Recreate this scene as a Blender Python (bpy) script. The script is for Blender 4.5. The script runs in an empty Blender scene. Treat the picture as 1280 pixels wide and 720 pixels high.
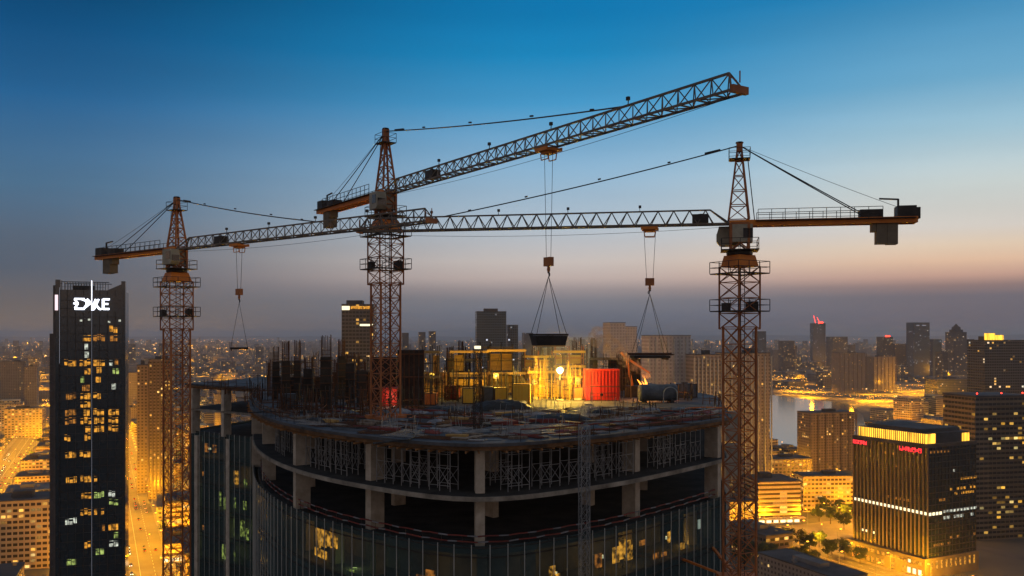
import bpy, bmesh, math, random
from mathutils import Vector, Matrix
R = random.Random(7)
sc = bpy.context.scene
COL = sc.collection
PI = math.pi
F = 1100.0; CX = 640.0; HY = 418.0; CAMZ = 150.0; DECK = 141.0

def at(px, py, d):
    return Vector(((px-CX)/F*d, d, CAMZ + (HY-py)/F*d))
def gnd(px, py, z=0.0):
    d = (CAMZ-z)*F/(py-HY)
    return Vector(((px-CX)/F*d, d, z))
def proj(x, y, z):
    return (CX+x/y*F, HY-(z-CAMZ)/y*F)

# ------------------------------------------------------------------ materials
MATS = {}
def nodes_of(name):
    m = bpy.data.materials.new(name); m.use_nodes = True
    nt = m.node_tree
    b = nt.nodes['Principled BSDF']
    MATS[name] = m
    return m, nt, b
def N(nt, t, **kw):
    n = nt.nodes.new(t)
    for k, v in kw.items(): setattr(n, k, v)
    return n
def math_n(nt, op, a, b=None, clamp=False):
    n = nt.nodes.new('ShaderNodeMath'); n.operation = op; n.use_clamp = clamp
    for i, v in enumerate((a, b)):
        if v is None: continue
        if isinstance(v, (int, float)): n.inputs[i].default_value = v
        else: nt.links.new(v, n.inputs[i])
    return n.outputs[0]
def noisy(name, c1, c2, scale=1.0, rough=0.8, metal=0.0, bump=0.0, detail=6, stretch=None, spec=0.4):
    m, nt, b = nodes_of(name)
    tc = N(nt, 'ShaderNodeTexCoord')
    mp = N(nt, 'ShaderNodeMapping')
    nt.links.new(tc.outputs['Object'], mp.inputs['Vector'])
    if stretch: mp.inputs['Scale'].default_value = stretch
    nz = N(nt, 'ShaderNodeTexNoise'); nz.inputs['Scale'].default_value = scale; nz.inputs['Detail'].default_value = detail
    nz.inputs['Roughness'].default_value = 0.65
    nt.links.new(mp.outputs['Vector'], nz.inputs['Vector'])
    r = N(nt, 'ShaderNodeValToRGB')
    r.color_ramp.elements[0].position = 0.35; r.color_ramp.elements[1].position = 0.68
    r.color_ramp.elements[0].color = (*c1, 1); r.color_ramp.elements[1].color = (*c2, 1)
    nt.links.new(nz.outputs['Fac'], r.inputs['Fac'])
    nt.links.new(r.outputs['Color'], b.inputs['Base Color'])
    b.inputs['Roughness'].default_value = rough; b.inputs['Metallic'].default_value = metal
    b.inputs['Specular IOR Level'].default_value = spec
    if bump:
        bp = N(nt, 'ShaderNodeBump'); bp.inputs['Strength'].default_value = bump; bp.inputs['Distance'].default_value = 0.05
        nt.links.new(nz.outputs['Fac'], bp.inputs['Height']); nt.links.new(bp.outputs['Normal'], b.inputs['Normal'])
    return m
def emit(name, col, strength, sample=False):
    m, nt, b = nodes_of(name)
    b.inputs['Base Color'].default_value = (0.02, 0.02, 0.02, 1)
    b.inputs['Emission Color'].default_value = (*col, 1)
    b.inputs['Emission Strength'].default_value = strength
    m.cycles.emission_sampling = 'AUTO' if sample else 'NONE'
    return m

M = MATS
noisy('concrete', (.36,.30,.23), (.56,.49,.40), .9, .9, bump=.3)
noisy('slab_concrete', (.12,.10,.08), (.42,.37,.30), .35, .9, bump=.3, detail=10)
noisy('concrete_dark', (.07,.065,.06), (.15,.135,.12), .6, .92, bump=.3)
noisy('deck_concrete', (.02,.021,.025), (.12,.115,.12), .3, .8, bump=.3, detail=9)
noisy('soffit_timber', (.22,.10,.035), (.42,.20,.07), .8, .8, stretch=(1, 1, 4))
noisy('crane_orange', (.55,.15,.015), (.75,.24,.025), .8, .55)
noisy('crane_rust', (.26,.085,.03), (.48,.17,.05), .5, .65)
noisy('crane_grey', (.10,.085,.075), (.2,.15,.11), .7, .6)
noisy('cable', (.015,.015,.017), (.03,.03,.032), 2, .5, .3)
noisy('dark_steel', (.02,.018,.017), (.055,.045,.04), .8, .6, .3)
noisy('galvanised', (.22,.23,.24), (.36,.37,.38), .9, .5, .6)
noisy('cab_cream', (.26,.23,.17), (.38,.34,.25), 1.2, .5)
noisy('counterweight', (.15,.12,.085), (.24,.19,.13), .7, .9)
noisy('cab_glass', (.01,.012,.015), (.02,.022,.026), 1, .08, spec=.8)
noisy('rebar', (.07,.035,.02), (.14,.06,.03), 2, .85, .2)
noisy('form_dark', (.02,.015,.012), (.06,.045,.035), .5, .9)
noisy('form_brown', (.05,.03,.015), (.28,.14,.055), .5, .9, stretch=(1,1,2), detail=9)
noisy('floor_dark', (.012,.012,.013), (.06,.055,.05), .35, .95, detail=9)
noisy('plywood', (.33,.19,.06), (.55,.36,.12), .5, .8, stretch=(1, 1, 3))
noisy('ply_worn', (.10,.075,.055), (.24,.19,.15), .7, .9, stretch=(3, 1, 1))
noisy('yellow_paint', (.68,.38,.03), (.82,.54,.06), .6, .6)
noisy('red_paint', (.62,.02,.01), (.78,.045,.02), .3, .45)
noisy('dull_red', (.11,.02,.016), (.22,.04,.03), .6, .7)
noisy('orange_paint', (.5,.13,.02), (.68,.22,.04), .6, .6)
noisy('blue_grey', (.04,.05,.06), (.12,.135,.16), .6, .6)
noisy('tarp_black', (.008,.008,.009), (.03,.03,.03), .8, .6, bump=.6)
noisy('tarp_grey', (.12,.12,.13), (.26,.26,.28), .8, .7, bump=.6)
noisy('white_paint', (.6,.6,.6), (.8,.8,.8), 1, .5)
noisy('asphalt', (.07,.065,.06), (.12,.11,.10), .05, .9)
noisy('paving', (.14,.12,.10), (.24,.21,.17), .06, .9)
noisy('roof_dark', (.03,.03,.034), (.08,.08,.085), .06, .9)
noisy('roof_grey', (.10,.10,.10), (.2,.2,.2), .06, .9)
noisy('bark', (.04,.03,.02), (.09,.06,.04), 2, .95)
noisy('leaf', (.012,.024,.008), (.04,.065,.018), .35, .8)
noisy('terrain', (.04,.038,.033), (.13,.12,.10), .004, .95, detail=10)
noisy('hill', (.03,.035,.03), (.06,.065,.05), .002, .95)
noisy('side_cladding', (.07,.055,.045), (.13,.10,.085), .2, .7)
noisy('fin_metal', (.34,.35,.33), (.5,.5,.48), .3, .45, .4)
noisy('stone_pier', (.09,.07,.045), (.15,.12,.08), .1, .8)
noisy('tower_glass', (.010,.018,.024), (.022,.036,.046), .08, .16, spec=.9)
m, nt, b = nodes_of('paint_white_line'); b.inputs['Base Color'].default_value = (.7,.68,.6,1); b.inputs['Roughness'].default_value=.7
emit('lamp_sodium', (1, .40, .03), 7)
emit('lamp_far', (1, .40, .03), 7.0)
emit('lamp_far_white', (1, .80, .5), 5.0)
emit('site_bulb', (1, .74, .22), 90)
emit('torch_fire', (1, .30, .03), 4)
emit('sign_white', (.86, .88, 1), 3.0)
emit('sign_red', (1, .03, .04), 2.2)
emit('sign_red_core', (1, .35, .35), 3)
emit('sign_pink', (1,.74,.80), 1.3)
emit('led_line', (.75, .78, .95), .28)
emit('headlight_glow', (1,.9,.7), 14); emit('taillight_glow', (1,.04,.02), 6)
emit('beacon_red', (1, .04, .02), 6)
emit('win_amber', (1, .44, .045), .85)
emit('win_amber_dim', (1, .38, .05), .3)
emit('win_white', (.85, .9, .75), .6)
emit('win_green', (.62, .8, .2), .38)
emit('win_bright', (1, .88, .55), 1.6)

# amber windows with furniture / blinds unevenness
def uneven_window(name, col, s):
    m, nt, b = nodes_of(name)
    tc = N(nt, 'ShaderNodeTexCoord')
    nz = N(nt, 'ShaderNodeTexNoise'); nz.inputs['Scale'].default_value = .55; nz.inputs['Detail'].default_value = 3
    nt.links.new(tc.outputs['Object'], nz.inputs['Vector'])
    mr = N(nt, 'ShaderNodeMapRange'); mr.inputs[1].default_value = .38; mr.inputs[2].default_value = .62
    mr.inputs[3].default_value = .12*s; mr.inputs[4].default_value = s
    nt.links.new(nz.outputs['Fac'], mr.inputs[0])
    b.inputs['Base Color'].default_value = (.02,.02,.02,1)
    b.inputs['Emission Color'].default_value = (*col, 1)
    nt.links.new(mr.outputs[0], b.inputs['Emission Strength'])
    m.cycles.emission_sampling = 'NONE'
uneven_window('win_amber', (1, .42, .04), 1.05)
uneven_window('win_amber_dim', (1, .38, .05), .6)
uneven_window('win_green', (.62, .8, .2), .8)
uneven_window('win_white', (.85, .9, .75), 1.0)

def blotchy(name, col, s):
    m, nt, b = nodes_of(name)
    tc = N(nt, 'ShaderNodeTexCoord'); nz = N(nt, 'ShaderNodeTexNoise'); nz.inputs['Scale'].default_value = 1.6; nz.inputs['Detail'].default_value = 4
    nt.links.new(tc.outputs['Object'], nz.inputs['Vector'])
    mr = N(nt, 'ShaderNodeMapRange'); mr.inputs[1].default_value = .42; mr.inputs[2].default_value = .66; mr.inputs[3].default_value = .04*s; mr.inputs[4].default_value = s
    nt.links.new(nz.outputs['Fac'], mr.inputs[0]); b.inputs['Base Color'].default_value = (.03,.03,.03,1)
    b.inputs['Emission Color'].default_value = (*col, 1); nt.links.new(mr.outputs[0], b.inputs['Emission Strength']); m.cycles.emission_sampling = 'NONE'
blotchy('room_amber', (1,.40,.04), 3.2); blotchy('room_dim', (1,.30,.04), 1.4); blotchy('room_green', (.62,.70,.13), 1.6)
# lit crown lantern (backlit ribbed glass)
m, nt, b = nodes_of('crown_light')
tc = N(nt, 'ShaderNodeTexCoord'); wv = N(nt, 'ShaderNodeTexNoise'); wv.inputs['Scale'].default_value = .5
mp = N(nt, 'ShaderNodeMapping'); mp.inputs['Scale'].default_value = (1, 1, .1)
nt.links.new(tc.outputs['Object'], mp.inputs['Vector']); nt.links.new(mp.outputs['Vector'], wv.inputs['Vector'])
s_ = math_n(nt, 'ADD', math_n(nt, 'MULTIPLY', wv.outputs['Fac'], 5.0), -.6)
b.inputs['Emission Color'].default_value = (1, .50, .035, 1); nt.links.new(s_, b.inputs['Emission Strength'])
b.inputs['Base Color'].default_value = (.1, .1, .1, 1); m.cycles.emission_sampling = 'NONE'

# curtain glass: see-through tinted pane with sky reflection
m, nt, b = nodes_of('curtain_glass')
tr = N(nt, 'ShaderNodeBsdfTransparent'); tr.inputs[0].default_value = (.34, .40, .39, 1)
gl = N(nt, 'ShaderNodeBsdfGlossy'); gl.inputs['Color'].default_value = (.75,.85,.88,1); gl.inputs['Roughness'].default_value = .04
fr = N(nt, 'ShaderNodeFresnel'); fr.inputs[0].default_value = 1.75
mx = N(nt, 'ShaderNodeMixShader'); nt.links.new(fr.outputs[0], mx.inputs[0])
nt.links.new(tr.outputs[0], mx.inputs[1]); nt.links.new(gl.outputs[0], mx.inputs[2])
df = N(nt, 'ShaderNodeBsdfDiffuse'); df.inputs[0].default_value = (.10,.17,.18,1)  # bluish reflection put into the colour as a teal diffuse share
m2_ = N(nt, 'ShaderNodeMixShader'); tcg = N(nt,'ShaderNodeTexCoord'); ng = N(nt,'ShaderNodeTexNoise'); ng.inputs['Scale'].default_value = .25; ng.inputs['Detail'].default_value = 5
nt.links.new(tcg.outputs['Object'], ng.inputs['Vector'])
nt.links.new(math_n(nt,'MULTIPLY',ng.outputs['Fac'],.5), m2_.inputs[0]); nt.links.new(mx.outputs[0], m2_.inputs[1]); nt.links.new(df.outputs[0], m2_.inputs[2])
nt.links.new(m2_.outputs[0], nt.nodes['Material Output'].inputs[0])

# water
m, nt, b = nodes_of('water')
b.inputs['Base Color'].default_value = (.02,.03,.04,1); b.inputs['Roughness'].default_value = .12
tc = N(nt, 'ShaderNodeTexCoord'); nz = N(nt, 'ShaderNodeTexNoise'); nz.inputs['Scale'].default_value = .05; nz.inputs['Detail'].default_value = 5
nt.links.new(tc.outputs['Object'], nz.inputs['Vector'])
bp = N(nt, 'ShaderNodeBump'); bp.inputs['Strength'].default_value = .12; bp.inputs['Distance'].default_value = .5
nt.links.new(nz.outputs['Fac'], bp.inputs['Height']); nt.links.new(bp.outputs['Normal'], b.inputs['Normal'])

def facade(name, wall, glass, bay, fh, prob, col=(1,.5,.08), col2=(1,.66,.22), strength=1.2, wu=.7, wv=.55, rough=.8, clump=.9, band=False, pier=0):
    """Wall with a grid of windows in object space; a share of them lit."""
    m, nt, b = nodes_of(name); L = nt.links.new
    tc = N(nt, 'ShaderNodeTexCoord')
    sp = N(nt, 'ShaderNodeSeparateXYZ'); L(tc.outputs['Object'], sp.inputs[0])
    sn = N(nt, 'ShaderNodeSeparateXYZ'); L(tc.outputs['Normal'], sn.inputs[0])
    ax = math_n(nt, 'GREATER_THAN', math_n(nt, 'ABSOLUTE', sn.outputs[0]), .5)
    side = math_n(nt, 'LESS_THAN', math_n(nt, 'ABSOLUTE', sn.outputs[2]), .5)
    mixu = N(nt, 'ShaderNodeMix'); L(ax, mixu.inputs[0]); L(sp.outputs[0], mixu.inputs[2]); L(sp.outputs[1], mixu.inputs[3])
    u = math_n(nt, 'DIVIDE', mixu.outputs[0], bay); v = math_n(nt, 'DIVIDE', sp.outputs[2], fh)
    cu = math_n(nt, 'FLOOR', u); cv = math_n(nt, 'FLOOR', v)
    fu = math_n(nt, 'FRACT', u); fv = math_n(nt, 'FRACT', v)
    mu = math_n(nt, 'LESS_THAN', math_n(nt, 'ABSOLUTE', math_n(nt, 'SUBTRACT', fu, .5)), wu/2)
    mv = math_n(nt, 'LESS_THAN', math_n(nt, 'ABSOLUTE', math_n(nt, 'SUBTRACT', fv, .5)), wv/2)
    mask = mv if band else math_n(nt, 'MULTIPLY', mu, mv)
    mask = math_n(nt, 'MULTIPLY', mask, side)
    oi = N(nt, 'ShaderNodeObjectInfo')
    cb = N(nt, 'ShaderNodeCombineXYZ'); L(cu, cb.inputs[0]); L(cv, cb.inputs[1])
    L(math_n(nt, 'ADD', math_n(nt, 'MULTIPLY', oi.outputs['Random'], 97.0), math_n(nt, 'MULTIPLY', ax, 11.3)), cb.inputs[2])
    wn = N(nt, 'ShaderNodeTexWhiteNoise'); L(cb.outputs[0], wn.inputs['Vector'])
    cl = N(nt, 'ShaderNodeTexNoise'); cl.inputs['Scale'].default_value = .22; cl.inputs['Detail'].default_value = 2
    L(cb.outputs[0], cl.inputs['Vector'])
    pr = math_n(nt, 'MULTIPLY', math_n(nt, 'POWER', math_n(nt, 'MULTIPLY', cl.outputs['Fac'], 2.0), 3.0*clump), prob)
    lit = math_n(nt, 'LESS_THAN', wn.outputs['Value'], pr)
    sc_ = N(nt, 'ShaderNodeSeparateColor'); L(wn.outputs['Color'], sc_.inputs[0])
    st = math_n(nt, 'MULTIPLY', math_n(nt, 'POWER', sc_.outputs[1], 2.0), strength)
    st = math_n(nt, 'ADD', st, strength*.12)
    # interior unevenness inside a pane
    nz = N(nt, 'ShaderNodeTexNoise'); nz.inputs['Scale'].default_value = .9; L(tc.outputs['Object'], nz.inputs['Vector'])
    st = math_n(nt, 'MULTIPLY', st, math_n(nt, 'ADD', math_n(nt, 'MULTIPLY', nz.outputs['Fac'], 1.4), .3))
    em = math_n(nt, 'MULTIPLY', math_n(nt, 'MULTIPLY', lit, mask), st)
    mc = N(nt, 'ShaderNodeMix', data_type='RGBA'); L(math_n(nt, 'POWER', sc_.outputs[2], 2.5), mc.inputs[0])
    mc.inputs[6].default_value = (*col, 1); mc.inputs[7].default_value = (*col2, 1)
    L(mc.outputs[2], b.inputs['Emission Color']); L(em, b.inputs['Emission Strength'])
    wn2 = N(nt, 'ShaderNodeTexNoise'); wn2.inputs['Scale'].default_value = .12; wn2.inputs['Detail'].default_value = 8
    L(tc.outputs['Object'], wn2.inputs['Vector'])
    wc = N(nt, 'ShaderNodeMix', data_type='RGBA'); L(wn2.outputs['Fac'], wc.inputs[0])
    wc.inputs[6].default_value = (wall[0]*.6, wall[1]*.6, wall[2]*.6, 1); wc.inputs[7].default_value = (min(1,wall[0]*1.3), min(1,wall[1]*1.3), min(1,wall[2]*1.3), 1)
    bc = N(nt, 'ShaderNodeMix', data_type='RGBA'); L(mask, bc.inputs[0]); L(wc.outputs[2], bc.inputs[6]); bc.inputs[7].default_value = (*glass, 1)
    L(bc.outputs[2], b.inputs['Base Color'])
    rg = N(nt, 'ShaderNodeMapRange'); L(mask, rg.inputs[0]); rg.inputs[3].default_value = rough; rg.inputs[4].default_value = .25
    L(rg.outputs[0], b.inputs['Roughness'])
    m.cycles.emission_sampling = 'NONE'
    return m
G0 = (.015,.018,.022)
facade('fac_resid', (.18,.14,.11), (.05,.04,.035), 3.2, 3.0, .10, strength=1.5, wu=.5, wv=.5)
facade('fac_resid_grey', (.20,.175,.155), (.08,.07,.065), 3.0, 3.0, .04, strength=1.2, wu=.45, wv=.5)
facade('fac_pale', (.50,.47,.45), (.33,.31,.30), 3.2, 3.1, .012, strength=1.0, wu=.5, wv=.55)
facade('fac_tan', (.30,.26,.23), (.15,.13,.12), 3.2, 3.1, .05, strength=1.3, wu=.45, wv=.5, clump=1.3)
facade('fac_cream', (.50,.38,.22), (.05,.035,.02), 3.4, 3.6, .22, strength=1.4, wu=.75, wv=.5, clump=.4)
facade('fac_bands', (.48,.36,.2), (.05,.035,.02), 6, 3.6, .15, strength=1.3, wu=.9, wv=.45, band=True, clump=.4)
facade('fac_dark', (.06,.065,.075), G0, 3.5, 3.7, .06, col2=(1,.9,.7), strength=1.3, wu=.8, wv=.6, rough=.5)
facade('fac_blue', (.03,.07,.12), (.02,.03,.04), 3.2, 3.6, .03, col=(.8,.85,1), col2=(1,1,1), strength=1.0, wu=.7, wv=.6, rough=.4)
facade('fac_office', (.13,.10,.08), G0, 4.0, 3.8, .16, strength=1.4, wu=.8, wv=.5)
facade('fac_far', (.13,.12,.12), G0, 6, 5, .12, strength=2.2, wu=.6, wv=.5)
facade('fac_low', (.26,.2,.14), G0, 4.5, 3.6, .25, strength=1.5, wu=.6, wv=.5, clump=.5)
facade('fac_right', (.16,.125,.085), G0, 3.6, 3.6, .10, col=(1,.5,.05), col2=(1,.8,.3), strength=1.3, wu=.9, wv=.5, clump=1.5)

# ------------------------------------------------------------------ mesh helpers
class MB:
    def __init__(s): s.v = []; s.f = []
    def box(s, x0, x1, y0, y1, z0, z1, mat=None):
        i = len(s.v)
        pts = [(x0,y0,z0),(x1,y0,z0),(x1,y1,z0),(x0,y1,z0),(x0,y0,z1),(x1,y0,z1),(x1,y1,z1),(x0,y1,z1)]
        if mat is not None: pts = [tuple(mat @ Vector(p)) for p in pts]
        s.v += pts
        s.f += [(i,i+3,i+2,i+1),(i+4,i+5,i+6,i+7),(i,i+1,i+5,i+4),(i+1,i+2,i+6,i+5),(i+2,i+3,i+7,i+6),(i+3,i,i+4,i+7)]
        return s
    def bar(s, a, b, w, h=None, n=4, w2=None):
        a = Vector(a); b = Vector(b); d = b-a
        if d.length < 1e-6: return s
        d.normalize()
        up = Vector((0,0,1)) if abs(d.z) < .95 else Vector((1,0,0))
        r = d.cross(up).normalized(); q = r.cross(d)
        h = h or w; i = len(s.v)
        for k, p in enumerate((a, b)):
            f_ = 1 if (k == 0 or w2 is None) else w2/w
            for j in range(n):
                t = 2*PI*(j+.5)/n; c = 1/math.cos(PI/n)*.5
                s.v.append(tuple(p + r*math.cos(t)*w*c*f_ + q*math.sin(t)*h*c*f_))
        for j in range(n):
            k = (j+1) % n; s.f.append((i+j, i+k, i+n+k, i+n+j))
        s.f.append(tuple(i+j for j in reversed(range(n)))); s.f.append(tuple(i+n+j for j in range(n)))
        return s
    def path(s, pts, w, n=6):
        for a, b in zip(pts, pts[1:]): s.bar(a, b, w, n=n)
        return s
    def prism(s, poly, z0, z1, top=None):
        i = len(s.v); n = len(poly); top = top or poly
        s.v += [(p[0],p[1],z0) for p in poly] + [(p[0],p[1],z1) for p in top]
        s.f.append(tuple(reversed(range(i, i+n)))); s.f.append(tuple(range(i+n, i+2*n)))
        for j in range(n):
            k = (j+1) % n; s.f.append((i+j, i+k, i+n+k, i+n+j))
        return s
    def lathe(s, prof, n=12, c=(0,0)):
        i = len(s.v)
        for r, z in prof:
            for j in range(n):
                t = 2*PI*j/n; s.v.append((c[0]+r*math.cos(t), c[1]+r*math.sin(t), z))
        for a in range(len(prof)-1):
            for j in range(n):
                k = (j+1) % n; s.f.append((i+a*n+j, i+a*n+k, i+(a+1)*n+k, i+(a+1)*n+j))
        s.f.append(tuple(i+j for j in reversed(range(n)))); e = i+(len(prof)-1)*n
        s.f.append(tuple(e+j for j in range(n)))
        return s
    def build(s, name, mat, parent=None, loc=None, rz=0.0, smooth=False):
        me = bpy.data.meshes.new(name); me.from_pydata(s.v, [], s.f); me.update()
        me.materials.append(MATS[mat])
        if smooth: me.polygons.foreach_set('use_smooth', [True]*len(me.polygons))
        o = bpy.data.objects.new(name, me); COL.objects.link(o)
        if parent: o.parent = parent
        if loc is not None: o.location = loc
        if rz: o.rotation_euler.z = rz
        return o
def tag(o, label=None, cat=None, group=None, kind=None):
    if label: o['label'] = label
    if cat: o['category'] = cat
    if group: o['group'] = group
    if kind: o['kind'] = kind
    return o
def empty(name, loc, rz=0.0, label=None, cat=None, group=None):
    o = bpy.data.objects.new(name, None); COL.objects.link(o); o.location = loc; o.rotation_euler.z = rz
    o.empty_display_size = .5
    return tag(o, label, cat, group)
def copy_tree(o, parent=None):
    c = o.copy(); COL.objects.link(c); c.parent = parent
    for ch in [x for x in CH.get(o.name, [])]: copy_tree(ch, c)
    return c
CH = {}
def remember():
    CH.clear()
    for o in bpy.data.objects:
        if o.parent: CH.setdefault(o.parent.name, []).append(o)
def light(parent, loc, power, col, radius=.3, typ='POINT', name='lamp_light'):
    l = bpy.data.lights.new(name, typ); l.energy = power; l.color = col; l.shadow_soft_size = radius
    if typ == 'SPOT': l.spot_size = math.radians(160); l.spot_blend = .6
    o = bpy.data.objects.new(name, l); COL.objects.link(o); o.location = loc
    if parent: o.parent = parent
    return o

# ------------------------------------------------------------------ camera, world, haze
cam = bpy.data.cameras.new('camera'); cam.sensor_width = 36; cam.lens = F/1280*36
cam.shift_y = (HY-360)/1280; cam.clip_end = 200000; cam.clip_start = .5
co = bpy.data.objects.new('camera', cam); COL.objects.link(co); co.location = (0,0,CAMZ); co.rotation_euler = (PI/2,0,0)
sc.camera = co

w = bpy.data.worlds.new('World'); sc.world = w; w.use_nodes = True
nt = w.node_tree; L = nt.links.new; bg = nt.nodes['Background']
SUN_AZ = math.radians(28)   # to the right of the view axis (+Y)
tc = N(nt, 'ShaderNodeTexCoord'); sp = N(nt, 'ShaderNodeSeparateXYZ'); L(tc.outputs['Generated'], sp.inputs[0])
ln = math_n(nt, 'SQRT', math_n(nt, 'ADD', math_n(nt, 'MULTIPLY', sp.outputs[0], sp.outputs[0]), math_n(nt, 'MULTIPLY', sp.outputs[1], sp.outputs[1])))
tan_e = math_n(nt, 'DIVIDE', sp.outputs[2], math_n(nt, 'MAXIMUM', ln, .001))
# tangent of elevation: 418px -> 0.38
fac = math_n(nt, 'DIVIDE', tan_e, .42, clamp=True)
def ramp(stops):
    r = N(nt, 'ShaderNodeValToRGB'); cr = r.color_ramp
    ps = [min(1, max(0, (HY-y)/F/.42)) for y, c in stops]
    while len(cr.elements) > 1: cr.elements.remove(cr.elements[-1])
    cr.elements[0].position = ps[0]
    for p_ in ps[1:]: cr.elements.new(p_)
    for e, (y, c) in zip(cr.elements, stops):
        e.color = (*[((v/255+.055)/1.055)**2.4 if v > 10 else v/255/12.92 for v in c], 1)
    L(fac, r.inputs[0]); return r.outputs[0]
rampL = ramp([(418,(128,112,102)), (385,(108,103,104)), (345,(86,98,114)), (305,(86,104,124)), (250,(76,115,147)), (150,(34,98,148)), (70,(8,80,130)), (20,(2,68,112)), (-44,(2,60,100))])
rampC = ramp([(418,(98,104,118)), (395,(108,116,132)), (376,(126,128,138)), (362,(160,150,152)), (348,(196,180,175)), (328,(208,198,193)), (285,(182,196,208)), (220,(148,186,214)), (130,(70,156,206)), (70,(22,138,194)), (20,(4,125,184)), (-44,(2,112,172))])
rampR = ramp([(418,(90,97,112)), (400,(88,97,114)), (375,(100,104,118)), (363,(140,122,124)), (352,(200,162,148)), (335,(232,196,168)), (318,(232,210,186)), (298,(220,214,206)), (250,(206,217,216)), (190,(160,198,216)), (130,(110,174,210)), (20,(38,132,184)), (-44,(20,112,168))])
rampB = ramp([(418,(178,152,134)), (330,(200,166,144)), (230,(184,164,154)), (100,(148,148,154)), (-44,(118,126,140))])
# azimuth x/y : px = 640 + 1100*x/y
at2 = N(nt, 'ShaderNodeMath', operation='ARCTAN2'); L(sp.outputs[0], at2.inputs[0]); L(sp.outputs[1], at2.inputs[1])
az = at2.outputs[0]
def mr(v, a, b_):
    n = N(nt, 'ShaderNodeMapRange', interpolation_type='SMOOTHSTEP'); L(v, n.inputs[0]); n.inputs[1].default_value = a; n.inputs[2].default_value = b_; return n.outputs[0]
m1 = N(nt, 'ShaderNodeMix', data_type='RGBA'); L(mr(az, -.52, .08), m1.inputs[0]); L(rampL, m1.inputs[6]); L(rampC, m1.inputs[7])
m2 = N(nt, 'ShaderNodeMix', data_type='RGBA'); L(mr(az, .05, .5), m2.inputs[0]); L(m1.outputs[2], m2.inputs[6]); L(rampR, m2.inputs[7])
# behind the camera the sky is made brighter and warmer to light the facade
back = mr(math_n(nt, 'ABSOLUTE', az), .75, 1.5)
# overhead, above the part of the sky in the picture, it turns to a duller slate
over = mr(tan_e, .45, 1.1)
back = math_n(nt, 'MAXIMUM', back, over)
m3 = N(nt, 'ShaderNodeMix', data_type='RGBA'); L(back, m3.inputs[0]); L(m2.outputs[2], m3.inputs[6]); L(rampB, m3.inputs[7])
sky = N(nt, 'ShaderNodeTexSky', sky_type='NISHITA'); sky.sun_disc = False; sky.sun_elevation = math.radians(1.5); sky.sun_rotation = SUN_AZ
sky.altitude = 150; sky.dust_density = 1.5
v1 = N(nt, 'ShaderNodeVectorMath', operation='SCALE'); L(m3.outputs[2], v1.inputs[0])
mps = N(nt,'ShaderNodeMapping'); mps.inputs['Scale'].default_value = (1.2,1.2,14); L(tc.outputs['Generated'], mps.inputs['Vector'])
nzs = N(nt,'ShaderNodeTexNoise'); nzs.inputs['Scale'].default_value = 1.6; nzs.inputs['Detail'].default_value = 5; L(mps.outputs[0], nzs.inputs['Vector'])
mrs = N(nt,'ShaderNodeMapRange'); L(nzs.outputs['Fac'], mrs.inputs[0]); mrs.inputs[1].default_value = .3; mrs.inputs[2].default_value = .7; mrs.inputs[3].default_value = 9.05; mrs.inputs[4].default_value = 10.0
L(mrs.outputs[0], v1.inputs[3])
v2 = N(nt, 'ShaderNodeVectorMath', operation='SCALE'); L(sky.outputs[0], v2.inputs[0]); v2.inputs[3].default_value = .012
v3 = N(nt, 'ShaderNodeVectorMath', operation='ADD'); L(v1.outputs[0], v3.inputs[0]); L(v2.outputs[0], v3.inputs[1])
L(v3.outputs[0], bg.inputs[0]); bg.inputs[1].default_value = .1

sun = bpy.data.lights.new('sun', 'SUN'); sun.energy = .22; sun.angle = math.radians(12); sun.color = (1, .72, .5)
so = bpy.data.objects.new('sun', sun); COL.objects.link(so)
el = math.radians(4)
d = Vector((math.sin(SUN_AZ+.5)*math.cos(el), math.cos(SUN_AZ+.5)*math.cos(el), math.sin(el)))
so.rotation_euler = (-d).to_track_quat('-Z', 'Y').to_euler()

HZ = 60000
hz = MB().box(-HZ, HZ, -HZ, HZ, -3, 275)
m, nt2, b = nodes_of('haze_air'); nt2.nodes.remove(b)
pv = N(nt2, 'ShaderNodeVolumePrincipled'); pv.inputs['Color'].default_value = (.87,.91,.98,1); pv.inputs['Density'].default_value = 6.0e-5
pv.inputs['Anisotropy'].default_value = .2
nt2.links.new(pv.outputs[0], nt2.nodes['Material Output'].inputs['Volume'])
tag(hz.build('haze', 'haze_air'), 'thin dusk haze hanging over the whole city', 'haze', kind='stuff')

# ------------------------------------------------------------------ terrain, lake
GS = HZ-200
tag(MB().prism([(-GS,-GS),(GS,-GS),(GS,GS),(-GS,GS)], -2.5, 0).build('ground', 'terrain'), kind='structure')
lake = [gnd(905,560), gnd(1014,560), gnd(1072,560), gnd(1084,540), gnd(1078,518), gnd(1066,507),
        gnd(1050,503), gnd(1010,499), gnd(975,494.5), gnd(930,492), gnd(880,496)]
LK = [(p.x, p.y) for p in lake]
def in_poly(x, y, P):
    c = False; j = len(P)-1
    for i in range(len(P)):
        if (P[i][1] > y) != (P[j][1] > y) and x < (P[j][0]-P[i][0])*(y-P[i][1])/(P[j][1]-P[i][1])+P[i][0]: c = not c
        j = i
    return c
mb = MB(); mb.v = [(x, y, .05) for x, y in LK]; mb.f = [tuple(range(len(LK)))]
tag(mb.build('lake', 'water'), kind='structure')
# low distant ridge
mb = MB(); n = 60
for i in range(n+1):
    t = i/n; x = -26000+52000*t
    h = 60+110*max(0, math.sin(t*9+1))*(.5+.5*math.sin(t*23))+40*R.random()
    mb.v += [(x, 27000, 0), (x, 30000, h), (x, 33000, 0)]
    if i: k = 3*i; mb.f += [(k-3,k,k+1,k-2),(k-2,k+1,k+2,k-1)]
tag(mb.build('hills', 'hill'), kind='structure')

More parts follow.
